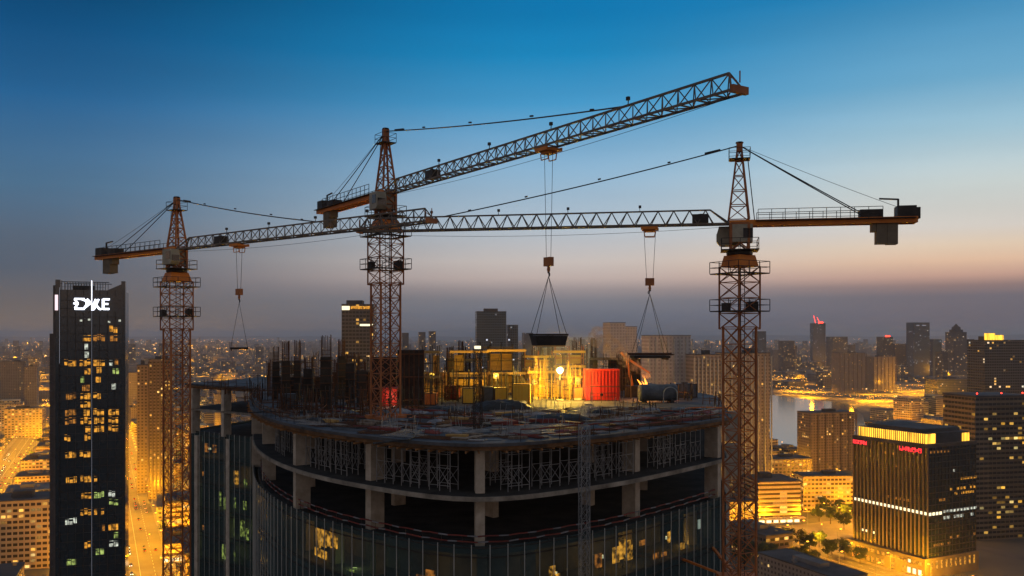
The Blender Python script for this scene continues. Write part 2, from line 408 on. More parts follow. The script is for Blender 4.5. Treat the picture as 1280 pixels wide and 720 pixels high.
# ------------------------------------------------------------------ street grid
TH = math.radians(25)
U = Vector((-math.sin(TH), math.cos(TH), 0)); V = Vector((math.cos(TH), math.sin(TH), 0))
def uv(u, v, z=0): return U*u + V*v + Vector((0,0,z))
def to_uv(p): return (p.x*U.x+p.y*U.y, p.x*V.x+p.y*V.y)
VS = [-1370,-1250,-1130,-1010,-890,-780,-670,-560,-446,-329,-212,-95,22,139,245,345,440,560,680,800,920,1040,1160,1280,1400]
US = [330,540,665,795,930,1075,1220,1380,1540,1710,1900]
def lane(name, u0, u1, v0, v1, mat, z):
    c = [uv(u0,v0), uv(u1,v0), uv(u1,v1), uv(u0,v1)]
    mb = MB(); mb.v = [(p.x,p.y,z) for p in reversed(c)]; mb.f = [(0,1,2,3)] 
    me = mb
    return me
WIDE = {22: 34, -95: 30, 440: 26}
for v in VS:
    wd = WIDE.get(v, 14)/2
    if v in (22, -95, 440) or abs(v) < 700:
        u1 = 2600 if v in (22, -95) else (1900 if v != 440 else 540)
        mb = lane('road', 330, u1, v-wd, v+wd, 'asphalt', .012)
        tag(mb.build('road', 'asphalt'), kind='structure')
        if v in WIDE:
            pv_ = MB()
            for s_ in (-1, 1):
                a, b_ = sorted((v+s_*(wd+.1), v+s_*(wd+5)))
                base = [uv(330,a), uv(u1,a), uv(u1,b_), uv(330,b_)]
                pv_.prism([(p.x,p.y) for p in reversed(base)], 0, .14)
            tag(pv_.build('pavement', 'paving'), kind='structure')
            ml = MB()
            for k in range(int((min(u1,1500)-330)/9)):
                for off in (-wd*.5, 0.0, wd*.5):
                    u_ = 330+k*9; q = lane('', u_, u_+(9 if off == 0 else 4), v+off-.1, v+off+.1, '', .017)
                    i = len(ml.v); ml.v += q.v; ml.f.append((i,i+1,i+2,i+3))
            tag(ml.build('road_marking', 'paint_white_line'), kind='structure')
for u in US:
    mb = lane('road', u-7, u+7, -1370, 1400, 'asphalt', .008)
    tag(mb.build('road', 'asphalt'), kind='structure')
# plaza in front of the low lit buildings
c = [uv(455,452), uv(533,452), uv(533,640), uv(455,640)]
mb = MB(); mb.v = [(p.x,p.y,.02) for p in reversed(c)]; mb.f = [(0,1,2,3)]
tag(mb.build('plaza_ground', 'paving'), kind='structure')

SPECIAL = []   # (x, y, radius) keep-outs for the generic city
def keep(x, y, r): SPECIAL.append((x, y, r))

# ------------------------------------------------------------------ building under construction
def catmull(P, n=6):
    out = []
    for i in range(len(P)-1):
        p0 = P[max(0,i-1)]; p1 = P[i]; p2 = P[i+1]; p3 = P[min(len(P)-1,i+2)]
        for k in range(n):
            t = k/n
            out.append(tuple(.5*((2*p1[j])+(-p0[j]+p2[j])*t+(2*p0[j]-5*p1[j]+4*p2[j]-p3[j])*t*t+(-p0[j]+3*p1[j]-3*p2[j]+p3[j])*t**3) for j in (0,1)))
    out.append(tuple(P[-1])); return out
front = catmull([(-42,149),(-37.6,131),(-34,117),(-29.2,103),(-22.3,90),(-13.6,80),(-3.0,73.4),(7.2,79.0),(15.6,87.4),(23.2,96.5)], 6)
OUT = [(-59,162)] + front + [(29,128),(24,168),(-18,198),(-52,186)]      # counter-clockwise from above
def offset(P, d_):
    Q = []; n = len(P)
    for i in range(n):
        a = Vector(P[i-1]); b_ = Vector(P[i]); c_ = Vector(P[(i+1)%n])
        e1 = (b_-a).normalized(); e2 = (c_-b_).normalized()
        n1 = Vector((e1.y,-e1.x)); n2 = Vector((e2.y,-e2.x)); m_ = (n1+n2).normalized()
        k = d_/max(.45, m_.dot(n1)); Q.append(tuple(b_+m_*k))
    return Q
def walk(P, step, start=0.0, closed=False):
    """points at a fixed step along a polyline with the outward normal"""
    pts = P + [P[0]] if closed else P; res = []; acc = start
    for a, b_ in zip(pts, pts[1:]):
        a = Vector(a); b_ = Vector(b_); l = (b_-a).length; e = (b_-a)/l; nn = Vector((e.y,-e.x))
        while acc < l: res.append((a+e*acc, e, nn)); acc += step
        acc -= l
    return res
T = empty('unfinished_tower', (0,120,0), 0, 'half built round cornered concrete tower with open top floors and dark glass below', 'building')
def TP(mb, name, mat, smooth=False):
    o = mb.build(name, mat, T); o.location = (0,-120,0); return o
GLZ = 132.4
o_ = offset(OUT, .9)
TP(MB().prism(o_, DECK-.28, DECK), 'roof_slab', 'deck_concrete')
TP(MB().prism(offset(OUT, .7), DECK-.62, DECK-.284), 'slab_formwork', 'form_brown')
# timber joists sticking out of the formwork under the deck edge
mb = MB()
for p, e, nn in walk(offset(OUT,.7)[:len(front)+1], 1.1):
    mb.bar((p.x-nn.x*2, p.y-nn.y*2, DECK-.72), (p.x+nn.x*R.uniform(.1,.6), p.y+nn.y*R.uniform(.1,.6), DECK-.72+R.uniform(-.05,.02)), .1, .16)
TP(mb, 'formwork_joist', 'soffit_timber')
TP(MB().prism(offset(OUT, .5), 136.12, 136.5), 'floor_slab', 'slab_concrete')
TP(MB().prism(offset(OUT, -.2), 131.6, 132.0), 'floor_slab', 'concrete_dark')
TP(MB().prism(offset(OUT, .34), 136.503, 136.515), 'floor_dark_sheet', 'floor_dark')  # thin dark sheet on the slab, darkens the floor behind its edge
TP(MB().prism(offset(OUT, -.3), 132.003, 132.015), 'floor_dark_sheet', 'floor_dark')
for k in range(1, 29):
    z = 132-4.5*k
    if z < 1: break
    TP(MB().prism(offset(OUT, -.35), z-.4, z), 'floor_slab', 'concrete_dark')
# glass skin
glz = offset(OUT, .25)
mb = MB(); n = len(glz)
mb.v = [(p[0],p[1],0) for p in glz] + [(p[0],p[1],GLZ) for p in glz]
mb.f = [(j,(j+1)%n,n+(j+1)%n,n+j) for j in range(n)]
TP(mb, 'glass_skin', 'curtain_glass')
mb = MB()
for p, e, nn in walk(glz, 1.5, .4, True):
    q = p+nn*.18; mb.bar((q.x,q.y,0), (q.x,q.y,GLZ+.12), .07, .07)
TP(mb, 'mullions', 'fin_metal')
mb = MB()
for k in range(0, 29):
    z = 132-4.5*k
    if z < 1: break
    for dz in (-.55, .25):
        P = [(p[0],p[1]) for p in offset(OUT,.3)]
        for a, b_ in zip(P, P[1:]+[P[0]]): mb.bar((a[0],a[1],z+dz), (b_[0],b_[1],z+dz), .06, .10)
TP(mb, 'transoms', 'dark_steel')
# columns on the facade line
cols = [(-58,161),(-50.5,155.5),(-43.4,150.6)]
for px_, d_ in ((320,119),(334,108),(375,90.4),(467,81),(599,74.6),(790,86.2),(893,96.0)):
    cols.append(((px_-CX)/F*d_, d_+.8))
cols += [(28.2,127),(23,166),(-18,196),(-51,184),(28,112),(27,146),(4,181),(-34,190)]
inner = [(-24,104),(-12,93),(-2,87),(8,93),(15,102),(-30,122),(-16,112),(14,120),(-34,140),(-22,160),(12,150),(-44,165)]
def face_angle(x, y):
    best = None
    for a, b_ in zip(OUT, OUT[1:]+[OUT[0]]):
        a = Vector(a); e = Vector(b_)-a; t_ = max(0, min(1, (Vector((x,y))-a).dot(e)/e.length_squared))
        d_ = (a+e*t_-Vector((x,y))).length
        if best is None or d_ < best[0]: best = (d_, math.atan2(e.y, e.x))
    return best[1]
for x, y in cols+inner:
    w_ = .88 if (x,y) in cols else .75
    a_ = face_angle(x, y)
    for z0, z1 in ((132, 136.12), (136.5, DECK-.78)):
        mt = Matrix.Translation((x,y,0)) @ Matrix.Rotation(a_, 4, 'Z')
        TP(MB().box(-w_*.45, w_*.45, -w_*.9, w_*.9, z0, z1, mt), 'column', 'concrete')
mb = MB()
for x, y in cols+[((663-CX)/F*76.5,76.8),((873-CX)/F*93.5,93.8),(-17.5,85.8),(-27,97.5)]:
    # step inside the glass line below
    c_ = Vector((-8,125)) ; q = Vector((x,y)); q = q+(c_-q).normalized()*1.0
    mt = Matrix.Translation((q.x,q.y,0)) @ Matrix.Rotation(math.atan2(y,x)+.55, 4, 'Z')
    mb.box(-.5,.5,-.5,.5,0,131.6,mt)
TP(mb, 'column_shaft', 'concrete')
# cores: lift shafts open to the deck
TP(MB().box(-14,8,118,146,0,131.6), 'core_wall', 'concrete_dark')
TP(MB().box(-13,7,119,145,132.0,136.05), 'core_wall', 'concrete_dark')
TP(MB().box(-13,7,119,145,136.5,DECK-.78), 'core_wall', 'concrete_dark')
# partition walls behind the glass, so interior lamps have something to light
mb = MB()
P = offset(OUT, -5)[:len(front)+1]
for k in range(0, 12):
    z = 127.5-4.5*k
    for a, b_ in zip(P[::2], P[2::2]):
        if R.random() < .8: mb.bar((a[0],a[1],z+2.0), (b_[0],b_[1],z+2.0), .2, 4.0)
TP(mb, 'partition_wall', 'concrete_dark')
keep(-12, 130, 95)

# guard rails
def guard_rail(P, z, name, label, mats, group):
    t = empty(name, (P[0][0],P[0][1],z), 0, label, 'guard rail', group)
    off = Vector((-P[0][0],-P[0][1],-z))
    def b_(mb, nm, mt): o = mb.build(nm, mt, t); o.location = off; return o
    posts = MB(); rails = MB(); tape = MB()
    for p, e, nn in walk(P, 2.0): posts.bar((p.x,p.y,z), (p.x,p.y,z+1.1), .05, n=4)
    W_ = walk(P, .9)
    for i, ((p,_,_), (q,_,_)) in enumerate(zip(W_, W_[1:])):
        sg = -.03*(i % 3)
        for h in (.55, 1.05):
            (rails if (i+int(h*2)) % 3 else tape).bar((p.x,p.y,z+h+sg), (q.x,q.y,z+h-.03*((i+1)%3)), .085, .11)
    b_(posts, 'post', 'dark_steel'); b_(rails, 'rail', mats[0]); b_(tape, 'warning_tape', mats[1])
    return t
fr_in = offset(OUT, -.6)[1:len(front)+1]
guard_rail(fr_in[6:], 132.0, 'guard_rail', 'red and white striped guard rail around the lower open floor', ('dull_red','tarp_grey'), None)
fo = offset(OUT, .55)[1:len(front)+1]
guard_rail(fo[len(fo)-17:], DECK, 'guard_rail', 'dark red guard rail along the right edge of the work deck', ('dull_red','rebar'), None)
guard_rail(fo[:26], DECK, 'guard_rail', 'thin dark guard rail along the left edge of the work deck', ('rebar','dark_steel'), None)

# shoring frames on the floor under the deck
def shoring():
    t = empty('shoring_frame', (0,0,0), 0)
    a = MB()
    for x in (-1.1, 0, 1.1):
        for y in (-.6,.6): a.bar((x,y,0),(x,y,3.52),.07,n=6)
    a.build('props','galvanised',t)
    a = MB()
    for y in (-.6,.6):
        for z in (.5,2.0,3.2): a.bar((-1.1,y,z),(1.1,y,z),.045)
        a.bar((-1.1,y,.5),(0,y,2.0),.04); a.bar((0,y,.5),(-1.1,y,2.0),.04); a.bar((0,y,.6),(1.1,y,1.9),.04); a.bar((1.1,y,.6),(0,y,1.9),.04)
    a.build('cross_brace','galvanised',t)
    a = MB().box(-1.3,1.3,-.7,-.5,3.52,3.7).box(-1.3,1.3,.5,.7,3.52,3.7); a.build('head_beam','soffit_timber',t)
    return t
sh = shoring(); remember(); first = True; k = 0
side_of = []
inn = offset(OUT, -1.9)[1:len(front)+1]
for row, (P_, st_) in enumerate(((inn, 3.3), (offset(OUT,-5.5)[1:len(front)+1], 4.2))):
    for p, e, nn in walk(P_, st_, 1.0):
        if R.random() < (.12 if row == 0 else .3): continue
        if any((Vector(c_)-p).length < 2.0 for c_ in cols+inner): continue
        pxx = proj(p.x,p.y,140)[0]
        if p.y > 130: continue
        o = sh if first else copy_tree(sh); first = False
        o.location = (p.x,p.y,136.5); o.rotation_euler.z = math.atan2(e.y,e.x)+R.uniform(-.06,.06)
        where = 'left face' if pxx < 590 else 'right face'
        lab = 'grey cross braced shoring frame just inside the %s under the deck' % where if row == 0 else 'grey shoring frame in the shadow of the second row behind the %s' % where
        tag(o, lab, 'shoring frame', 'shoring frames under the deck ' + where + (' front' if row == 0 else ' second row'))

# lamps burning inside the glazed floors
def inside(px, deep=2.0):
    Q = offset(OUT, -deep)[:len(front)+1]; k_ = (px-CX)/F
    for a, b_ in zip(Q, Q[1:]):
        fa_, fb_ = a[0]-k_*a[1], b_[0]-k_*b_[1]
        if fa_*fb_ <= 0:
            t_ = fa_/(fa_-fb_); p = (a[0]+(b_[0]-a[0])*t_, a[1]+(b_[1]-a[1])*t_)
            if (px < 325) == (p[1] > 140): return p
    return Q[0]
sp_list = [(404,127.9,'amber','behind the left glass near the corner column'),(443,126.2,'green','low behind the left glass'),
 (532,127.0,'amber','left of the front corner glass'),(693,127.2,'amber','second bay of the right glass'),(751,127.8,'amber','right of the slim hoist mast'),(779,127.3,'amber','middle of the right glass'),
 (835,127.6,'amber','three bays from the right end of the glass'),(853,125.9,'amber','near the far end of the right glass'),
 (345,127.9,'amber','where the left glass turns back'),
 (262,127.6,'amber','high in the left wing'),(295,123,'amber','second floor of the left wing'),(284,118.5,'green','third floor of the left wing'),(303,114,'green','inner end of the left wing lower down'),(286,109.5,'green','lowest in the left wing')]
spots = []; places = []
for px_, z_, kd_, pl_ in sp_list:
    q = inside(px_); spots.append((q[0],q[1],z_,kd_)); places.append(pl_)
LR = [(398,128.6,1.9,1.0,'a'),(405,128.9,1.7,1.0,'a'),(412,129.1,1.6,.9,'a'),(419,129.2,1.4,.8,'a'),(401,127.7,.8,2.6,'a'),(440,126.6,1.1,.8,'g'),(447,126.4,1.0,.8,'g'),(526,127.6,1.3,1.0,'d'),(538,127.9,1.6,1.0,'d'),
  (690,128.2,1.3,.7,'a'),(697,127.8,.9,.6,'a'),(748,128.4,1.3,.9,'d'),(770,128.4,1.5,1.0,'a'),(778,128.6,1.8,.9,'a'),(787,128.3,1.9,.9,'a'),(803,129.3,.5,1.0,'d'),(836,128.7,1.1,.5,'a'),(820,127.2,.9,.9,'d'),(830,127.0,.9,.9,'d'),(853,127.2,1.0,.7,'a'),(889,130.2,1.8,.5,'w'),(874,129.0,1.0,.5,'w'),
  (258,128.4,1.6,1.2,'d'),(268,128.5,1.4,1.2,'d'),(286,123.2,2.6,1.4,'d'),(295,123.4,2.4,1.4,'a'),(307,123.2,1.4,.8,'g'),(275,119.0,2.6,.6,'g'),(283,118.6,2.2,1.6,'g'),(292,119.2,1.8,1.2,'g'),(306,119.2,1.5,.8,'g'),(291,114.2,3.6,.9,'g'),(303,114.4,3.0,1.2,'g'),(309,113.6,2.4,.8,'g'),(281,109.6,2.6,1.6,'g'),(291,109.8,1.8,1.2,'g'),(285,105.2,1.4,1.6,'g'),(252,113.8,1.0,1.4,'d'),(250,123.8,.8,1.4,'d'),(298,104.8,1.6,1.0,'g')]
for px_, z_, h_, w_, k_ in LR:
    q = inside(px_, 1.4)
    mt = Matrix.Translation((q[0],q[1],z_)) @ Matrix.Rotation(face_angle(q[0],q[1]), 4, 'Z')
    TP(MB().box(-w_/2,w_/2,-.05,.05,0,h_,mt), 'lit_room', {'a':'room_amber','d':'room_dim','g':'room_green','w':'win_white'}[k_])
for (x,y,z,kd), pl in zip(spots, places):
    t = empty('interior_lamp', (x,y,z), 0, '%s work lamp shining %s' % ('warm' if kd == 'amber' else 'greenish', pl), 'lamp', 'work lamps inside the unfinished tower')
    MB().bar((0,0,0),(0,0,1.2),.05,n=6).build('stand','dark_steel',t)
    a = MB(); 
    for q in (0,2*PI/3,4*PI/3): a.bar((0,0,.5),(.4*math.cos(q),.4*math.sin(q),0),.04)
    a.build('tripod','dark_steel',t)
    MB().box(-.25,.25,-.12,.12,1.2,1.5).build('bulb_box','win_bright' if kd == 'amber' else 'win_green',t)
    light(t, (0,.2,1.7), 110 if kd == 'amber' else 55, (1,.5,.08) if kd == 'amber' else (.8,.9,.3), .3)

# ------------------------------------------------------------------ tower cranes
def lattice_box(ch, br, w, z0, z1, step, cw, bw, cx=0, cy=0):
    h = w/2; c = [(cx-h,cy-h),(cx+h,cy-h),(cx+h,cy+h),(cx-h,cy+h)]
    for x, y in c: ch.bar((x,y,z0),(x,y,z1),cw)
    n = max(1, round((z1-z0)/step)); dz = (z1-z0)/n
    for k in range(n+1):
        z = z0+k*dz
        for i in range(4):
            a = c[i]; b_ = c[(i+1)%4]
            br.bar((*a,z),(*b_,z),bw)
            if k < n:
                br.bar((*a,z),(*b_,z+dz),bw); br.bar((*b_,z),(*a,z+dz),bw)
def railing(mb, pts, h=1.0, w=.045, closed=True):
    P = pts+[pts[0]] if closed else pts
    for a, b_ in zip(P, P[1:]):
        a = Vector(a); b_ = Vector(b_); n = max(1, int((b_-a).length/1.1))
        for k in range(n+1):
            p = a+(b_-a)*k/n; mb.bar(p, p+Vector((0,0,h)), w)
        for hh in (h*.5, h): mb.bar(a+Vector((0,0,hh)), b_+Vector((0,0,hh)), w)
def crane(name, label, base, top, jib_z, heading, mast_rot, jib_len, cj_len, head_h, trolley_s, hook_z, stay_s, jib_h=1.25, pitch=0.0, mast_w=2.3, steps=1.6, group='tower cranes over the site', lump=.3, ropes_gap=.55):
    """base: xyz of foot; top: z of the slewing ring; jib_z: z of the jib's lower chord at the mast"""
    T_ = empty(name, base, 0, label, 'tower crane', group)
    bz = base[2]
    def P(mb, nm, mt, par=None, rz=0.0, smooth=False): 
        o = mb.build(nm, mt, par or T_, rz=rz); return o
    zt = top-bz; zj = jib_z-bz
    ch, br = MB(), MB()
    lattice_box(ch, br, mast_w, 0, zt-6.5, steps, .17, .07)
    for x in (-1,1):
        for y in (-1,1): ch.box(x*mast_w/2-.5,x*mast_w/2+.5,y*mast_w/2-.5,y*mast_w/2+.5,0,.4)
    ch.v += []; i = len(ch.v); ch.v += br.v; ch.f += [tuple(j+i for j in f) for f in br.f]
    P(ch, 'mast', 'crane_rust', rz=mast_rot)
    ld = MB()
    for s_ in (-.25,.25): ld.bar((s_,-.4,0),(s_,-.4,zt-1),.05)
    for k in range(int((zt-1)/.6)): ld.bar((-.25,-.4,k*.6),(.25,-.4,k*.6),.035)
    P(ld, 'ladder', 'dark_steel', rz=mast_rot)
    # climbing frame
    cf, b2 = MB(), MB(); lattice_box(cf, b2, mast_w+.5, zt-6.7, zt-.9, 1.45, .12, .065)
    i = len(cf.v); cf.v += b2.v; cf.f += [tuple(j+i for j in f) for f in b2.f]
    cfo = P(cf, 'climbing_frame', 'crane_rust', rz=mast_rot)
    for z in (zt-1.6, zt-5.1):
        pl = MB(); r0 = mast_w/2+.27; r1 = r0+.6
        pl.box(-r1,r1,-r1,-r0,z,z+.1); pl.box(-r1,r1,r0,r1,z,z+.1); pl.box(-r1,-r0,-r0,r0,z,z+.1); pl.box(r0,r1,-r0,r0,z,z+.1)
        p_ = P(pl, 'platform', 'dark_steel', rz=mast_rot)
        rl = MB(); railing(rl, [(-r1,-r1,z+.1),(r1,-r1,z+.1),(r1,r1,z+.1),(-r1,r1,z+.1)], 1.05, .05); rl.build('railing','dark_steel',p_)
    hy = MB().box(1.2,1.9,-.5,.5,zt-5.0,zt-4.1).box(-1.9,-1.4,-.35,.35,zt-5.0,zt-4.3)
    P(hy, 'hydraulic_pump', 'dark_steel', rz=mast_rot)
    # slewing cone and ring
    h0 = (mast_w+.35)/2; h1 = 1.0
    P(MB().prism([(-h0,-h0),(h0,-h0),(h0,h0),(-h0,h0)], zt-.9, zt+.15, [(-h1,-h1),(h1,-h1),(h1,h1),(-h1,h1)]), 'slewing_support', 'crane_orange', rz=mast_rot)
    P(MB().lathe([(1.15,zt+.15),(1.2,zt+.25),(1.2,zt+.5),(1.0,zt+.55)], 20), 'slewing_ring', 'dark_steel')
    pl = MB().box(-1.7,1.7,-1.7,1.7,zt+.56,zt+.64)
    sp_ = P(pl, 'platform', 'dark_steel', rz=heading)
    rl = MB(); railing(rl, [(-1.65,-1.65,zt+.64),(1.65,-1.65,zt+.64),(1.65,1.65,zt+.64),(-1.65,1.65,zt+.64)], 1.0, .05); rl.build('railing','dark_steel',sp_)
    tt, b3 = MB(), MB(); lattice_box(tt, b3, 1.6, zt+.65, zj, (zj-zt-.65)/2, .24, .14)
    i = len(tt.v); tt.v += b3.v; tt.f += [tuple(j+i for j in f) for f in b3.f]
    P(tt, 'turntable', 'crane_rust', rz=heading)
    # cab hung beside the turntable, below the jib root
    cb = MB(); cz = zj-1.9
    prof = [(.15,cz),(1.75,cz+.0),(2.05,cz+.35),(2.05,cz+1.1),(1.85,cz+1.8),(.15,cz+1.8)]
    i = len(cb.v); yy = (-1.95,-.85)
    for y in yy: cb.v += [(x,y,z) for x,z in prof]
    n = len(prof); cb.f += [tuple(range(i,i+n)), tuple(reversed(range(i+n,i+2*n)))]+[(i+j,i+n+j,i+n+(j+1)%n,i+(j+1)%n) for j in range(n)]
    cbo = P(cb, 'cab', 'cab_cream', rz=heading)
    MB().box(2.01,2.09,-1.85,-.95,cz+.42,cz+1.1).box(.9,1.8,-1.99,-1.94,cz+.6,cz+1.5).build('cab_window','cab_glass',cbo)
    MB().box(-1.15,.75,-.9,.9,zj-1.75,zj-.12).build('machinery_box','cab_cream',T_,rz=heading)
    MB().box(-1.17,-.3,-.92,.92,zj-1.35,zj-.5).build('louvre_panel','dark_steel',T_,rz=heading)
    # tower head (cat head)
    hd, hb = MB(), MB(); hz_ = zj+.35; apex = zj+head_h
    b4 = [(-.85,-.75),(1.0,-.75),(1.0,.75),(-.85,.75)]; tp = [(-.16,-.12),(.16,-.12),(.16,.12),(-.16,.12)]
    def lv(i, t): return (b4[i][0]*(1-t)+tp[i][0]*t, b4[i][1]*(1-t)+tp[i][1]*t, hz_*(1-t)+apex*t)
    for i in range(4): hd.bar(lv(i,0), lv(i,1), .17)
    nb = 5
    for k in range(nb):
        for i in range(4):
            j = (i+1)%4; hb.bar(lv(i,k/nb), lv(j,k/nb), .08); hb.bar(lv(i,k/nb), lv(j,(k+1)/nb), .08)
    hd.box(-.28,.28,-.3,.3,apex-.5,apex+.35)
    i = len(hd.v); hd.v += hb.v; hd.f += [tuple(j+i for j in f) for f in hb.f]
    ho = P(hd, 'tower_head', 'crane_rust', rz=heading)
    MB().lathe([(.32,-.08),(.38,0),(.32,.08)],12).build('sheave','dark_steel',ho,loc=(0,0,apex+.35))
    hp = MB().box(-.95,.95,-.8,.8,apex-1.25,apex-1.17); hpo = hp.build('head_platform','dark_steel',ho)
    rl = MB(); railing(rl, [(-.95,-.8,apex-1.17),(.95,-.8,apex-1.17),(.95,.8,apex-1.17),(-.95,.8,apex-1.17)], .95, .04); rl.build('railing','dark_steel',ho)
    ld = MB(); a0 = Vector((-1.35,0,hz_)); a1 = Vector((-.75,0,apex-1.2))
    for s_ in (-.25,.25): ld.bar(a0+Vector((0,s_,0)), a1+Vector((0,s_,0)), .05)
    for k in range(16): q = a0+(a1-a0)*k/15; ld.bar(q+Vector((0,-.25,0)), q+Vector((0,.25,0)), .035)
    ld.build('ladder','dark_steel',ho)
    # jib: triangular truss, root at x=.9
    jr = empty('jib', (0,0,zj)); jr.parent = T_; jr.rotation_euler = (0,-pitch,heading)
    del jr
    J = Matrix.Rotation(heading,4,'Z') @ Matrix.Rotation(-pitch,4,'Y')
    def JP(mb, nm, mt, par=None):
        o = mb.build(nm, mt, par or T_); 
        if par is None: o.location = (0,0,zj); o.rotation_euler = (0,-pitch,heading)
        return o
    jj = MB(); jb = MB(); x0 = .9; bayn = max(8, round((jib_len-x0)/1.45)); bw = (jib_len-x0)/bayn; hw = .62
    top_s, top_e = x0+bw*1.2, jib_len-bw*.5
    tw = MB()
    for s_ in (-hw,hw): jj.bar((x0,s_,0),(jib_len,s_,0),.12,.15)
    jj.bar((top_s,0,jib_h),(top_e,0,jib_h),.14)
    for s_ in (-hw,hw):
        jj.bar((x0,s_,0),(top_s,0,jib_h),.13); jj.bar((jib_len,s_,0),(top_e,0,jib_h),.11)
    for k in range(bayn):
        xa = x0+k*bw; xb = xa+bw; xm = (xa+xb)/2
        jb.bar((xa,-hw,0),(xa,hw,0),.09)
        jb.bar((xa,-hw,0) if k%2 else (xa,hw,0),(xb,hw,0) if k%2 else (xb,-hw,0),.07)
        if top_s-.3 <= xm <= top_e+.3:
            for s_ in (-hw,hw): jb.bar((xa,s_,0),(xm,0,jib_h),.07); jb.bar((xm,0,jib_h),(xb,s_,0),.07)
    i = len(jj.v); jj.v += jb.v; jj.f += [tuple(j+i for j in f) for f in jb.f]
    jo = JP(jj, 'jib', 'crane_grey')
    tipm = MB().box(jib_len-.1,jib_len+.2,-hw-.05,hw+.05,-.15,.3); tipm.bar((jib_len+.1,0,.5),(jib_len+.1,0,1.2),.06); tipm.bar((jib_len+.3,-.5,.5),(jib_len-.5,-.5,1.0),.05)
    JP(tipm, 'jib_tip', 'crane_rust')
    fx = MB()
    for q in range(4):
        xx = x0+(jib_len-x0)*(q+1.2)/5.3; fx.bar((xx,0,jib_h),(xx+.05,0,jib_h+.5),.05); fx.box(xx-.12,xx+.12,-.1,.1,jib_h+.35,jib_h+.6)
    JP(fx, 'jib_lamp', 'dark_steel')
    wb = MB().box(jib_len*lump, jib_len*lump+1.5, -.45,.45,.12,.95); wb.lathe([(.3,.9),(.3,1.0)],8,(jib_len*lump+.7,0))
    JP(wb, 'trolley_winch', 'dark_steel')
    # counter jib: solid side girders
    cj = MB()
    for s_ in (-.7,.7): cj.box(-cj_len,.95,s_-.12,s_+.12,-.28,.27)
    for k in range(int(cj_len/1.2)): cj.box(-k*1.2-.4,-k*1.2-.25,-.58,.58,-.2,.1)
    cj.box(-cj_len,-cj_len+.2,-.58,.58,-.26,.25)
    JP(cj, 'counter_jib', 'crane_orange')
    wk = MB().box(-cj_len+.2,-1.4,-1.25,-.84,.1,.16).box(-cj_len+.2,-1.4,.84,1.25,.1,.16)
    wko = JP(wk, 'walkway', 'dark_steel')
    rl = MB(); railing(rl, [(-cj_len+3,-1.22,.16),(-1.6,-1.22,.16)], 1.0, .05, False); railing(rl, [(-cj_len+3,1.22,.16),(-1.6,1.22,.16)], 1.0, .05, False)
    JP(rl, 'railing', 'dark_steel')
    JP(MB().box(-cj_len+1.6,-cj_len+2.5,-.55,.55,-2.15,-.1).box(-cj_len+2.53,-cj_len+3.4,-.55,.55,-2.1,-.1).box(-cj_len+3.43,-cj_len+3.8,-.5,.5,-1.0,-.1), 'counterweight', 'counterweight')
    wn_ = MB().box(-cj_len+.1,-cj_len+1.7,-.75,.75,.28,1.25).box(-cj_len+2.9,-cj_len+4.8,-.6,.6,.28,1.0); wn_.box(-cj_len-.25,-cj_len+.1,-.6,.6,.1,1.1)
    JP(wn_, 'hoist_winch', 'dark_steel')
    dv = MB(); dv.bar((-cj_len+1.5,0,1.25),(-cj_len+1.5,0,1.95),.16); dv.bar((-cj_len+1.5,0,1.9),(-cj_len+3.1,0,2.0),.14)
    JP(dv, 'service_davit', 'dark_steel')
    # stays
    def jw(x, y, z): return J @ Vector((x,y,z)) + Vector((0,0,zj))
    ap = Vector((0,0,apex+.1))
    def sag(a, b_, s_, n=14):
        return [a+(b_-a)*k/n+Vector((0,0,-s_*4*(k/n)*(1-k/n))) for k in range(n+1)]
    st = MB(); st.path(sag(ap, jw(jib_len*stay_s,0,jib_h), .25), .1); 
    a_, b5 = ap, jw(jib_len*stay_s,0,jib_h)
    for q in (.06,.22,.45,.7,.9): p = a_+(b5-a_)*q; p2 = a_+(b5-a_)*(q+.01 if q > .1 else q+.05); st.bar(p, p2, .13 if q > .1 else .2)
    P(st, 'stay_cable', 'cable')
    for s_ in (-.6,.6):
        st = MB(); st.path(sag(ap, jw(-cj_len+3.6+(.8 if s_ > 0 else 0),s_,.3), .05), .085); P(st, 'stay_cable', 'cable')
    st = MB(); st.path(sag(ap, jw(-cj_len+1.5,0,1.2), .12), .035); P(st, 'hoist_rope', 'cable')
    # trolley, ropes, hook
    tx = jib_len*trolley_s
    tr_ = MB()
    for s_ in (-hw-.08,hw+.08): tr_.box(tx-.8,tx+.8,s_-.06,s_+.06,-.42,-.14)
    tr_.box(tx-.75,tx-.6,-hw,hw,-.42,-.2).box(tx+.6,tx+.75,-hw,hw,-.42,-.2)
    tr_.box(tx-.5,tx+.5,-.4,.4,-.6,-.35)
    for s_ in (-.38,.38): tr_.bar((tx-.55,s_,-.55),(tx-.45,s_,-1.05),.06); tr_.bar((tx+.55,s_,-.55),(tx+.45,s_,-1.05),.06)
    tr_.bar((tx-.45,-.38,-1.05),(tx+.45,-.38,-1.05),.07); tr_.bar((tx-.45,.38,-1.05),(tx+.45,.38,-1.05),.07)
    JP(tr_, 'trolley', 'crane_orange')
    tp_ = jw(tx,0,-.5); hook = Vector((tp_.x,tp_.y,hook_z-bz))
    dirx = (J @ Vector((1,0,0))); dirx.z = 0; dirx.normalize()
    rp = MB()
    for s_ in (-ropes_gap,ropes_gap): rp.bar(tp_+dirx*s_, Vector((hook.x,hook.y,hook.z+.3))+dirx*s_*.55, .035)
    P(rp, 'hoist_rope', 'cable')
    sg = MB(); a0 = jw(1,0,-.25); sg.path(sag(a0, jw(jib_len-.5,0,-.25), .5), .03); P(sg, 'trolley_rope', 'cable')
    hbk = MB(); hbk.box(-.42,.42,-.2,.2,-.35,.35); hbk.lathe([(.1,-.8),(.14,-.6),(.1,-.35)],8)
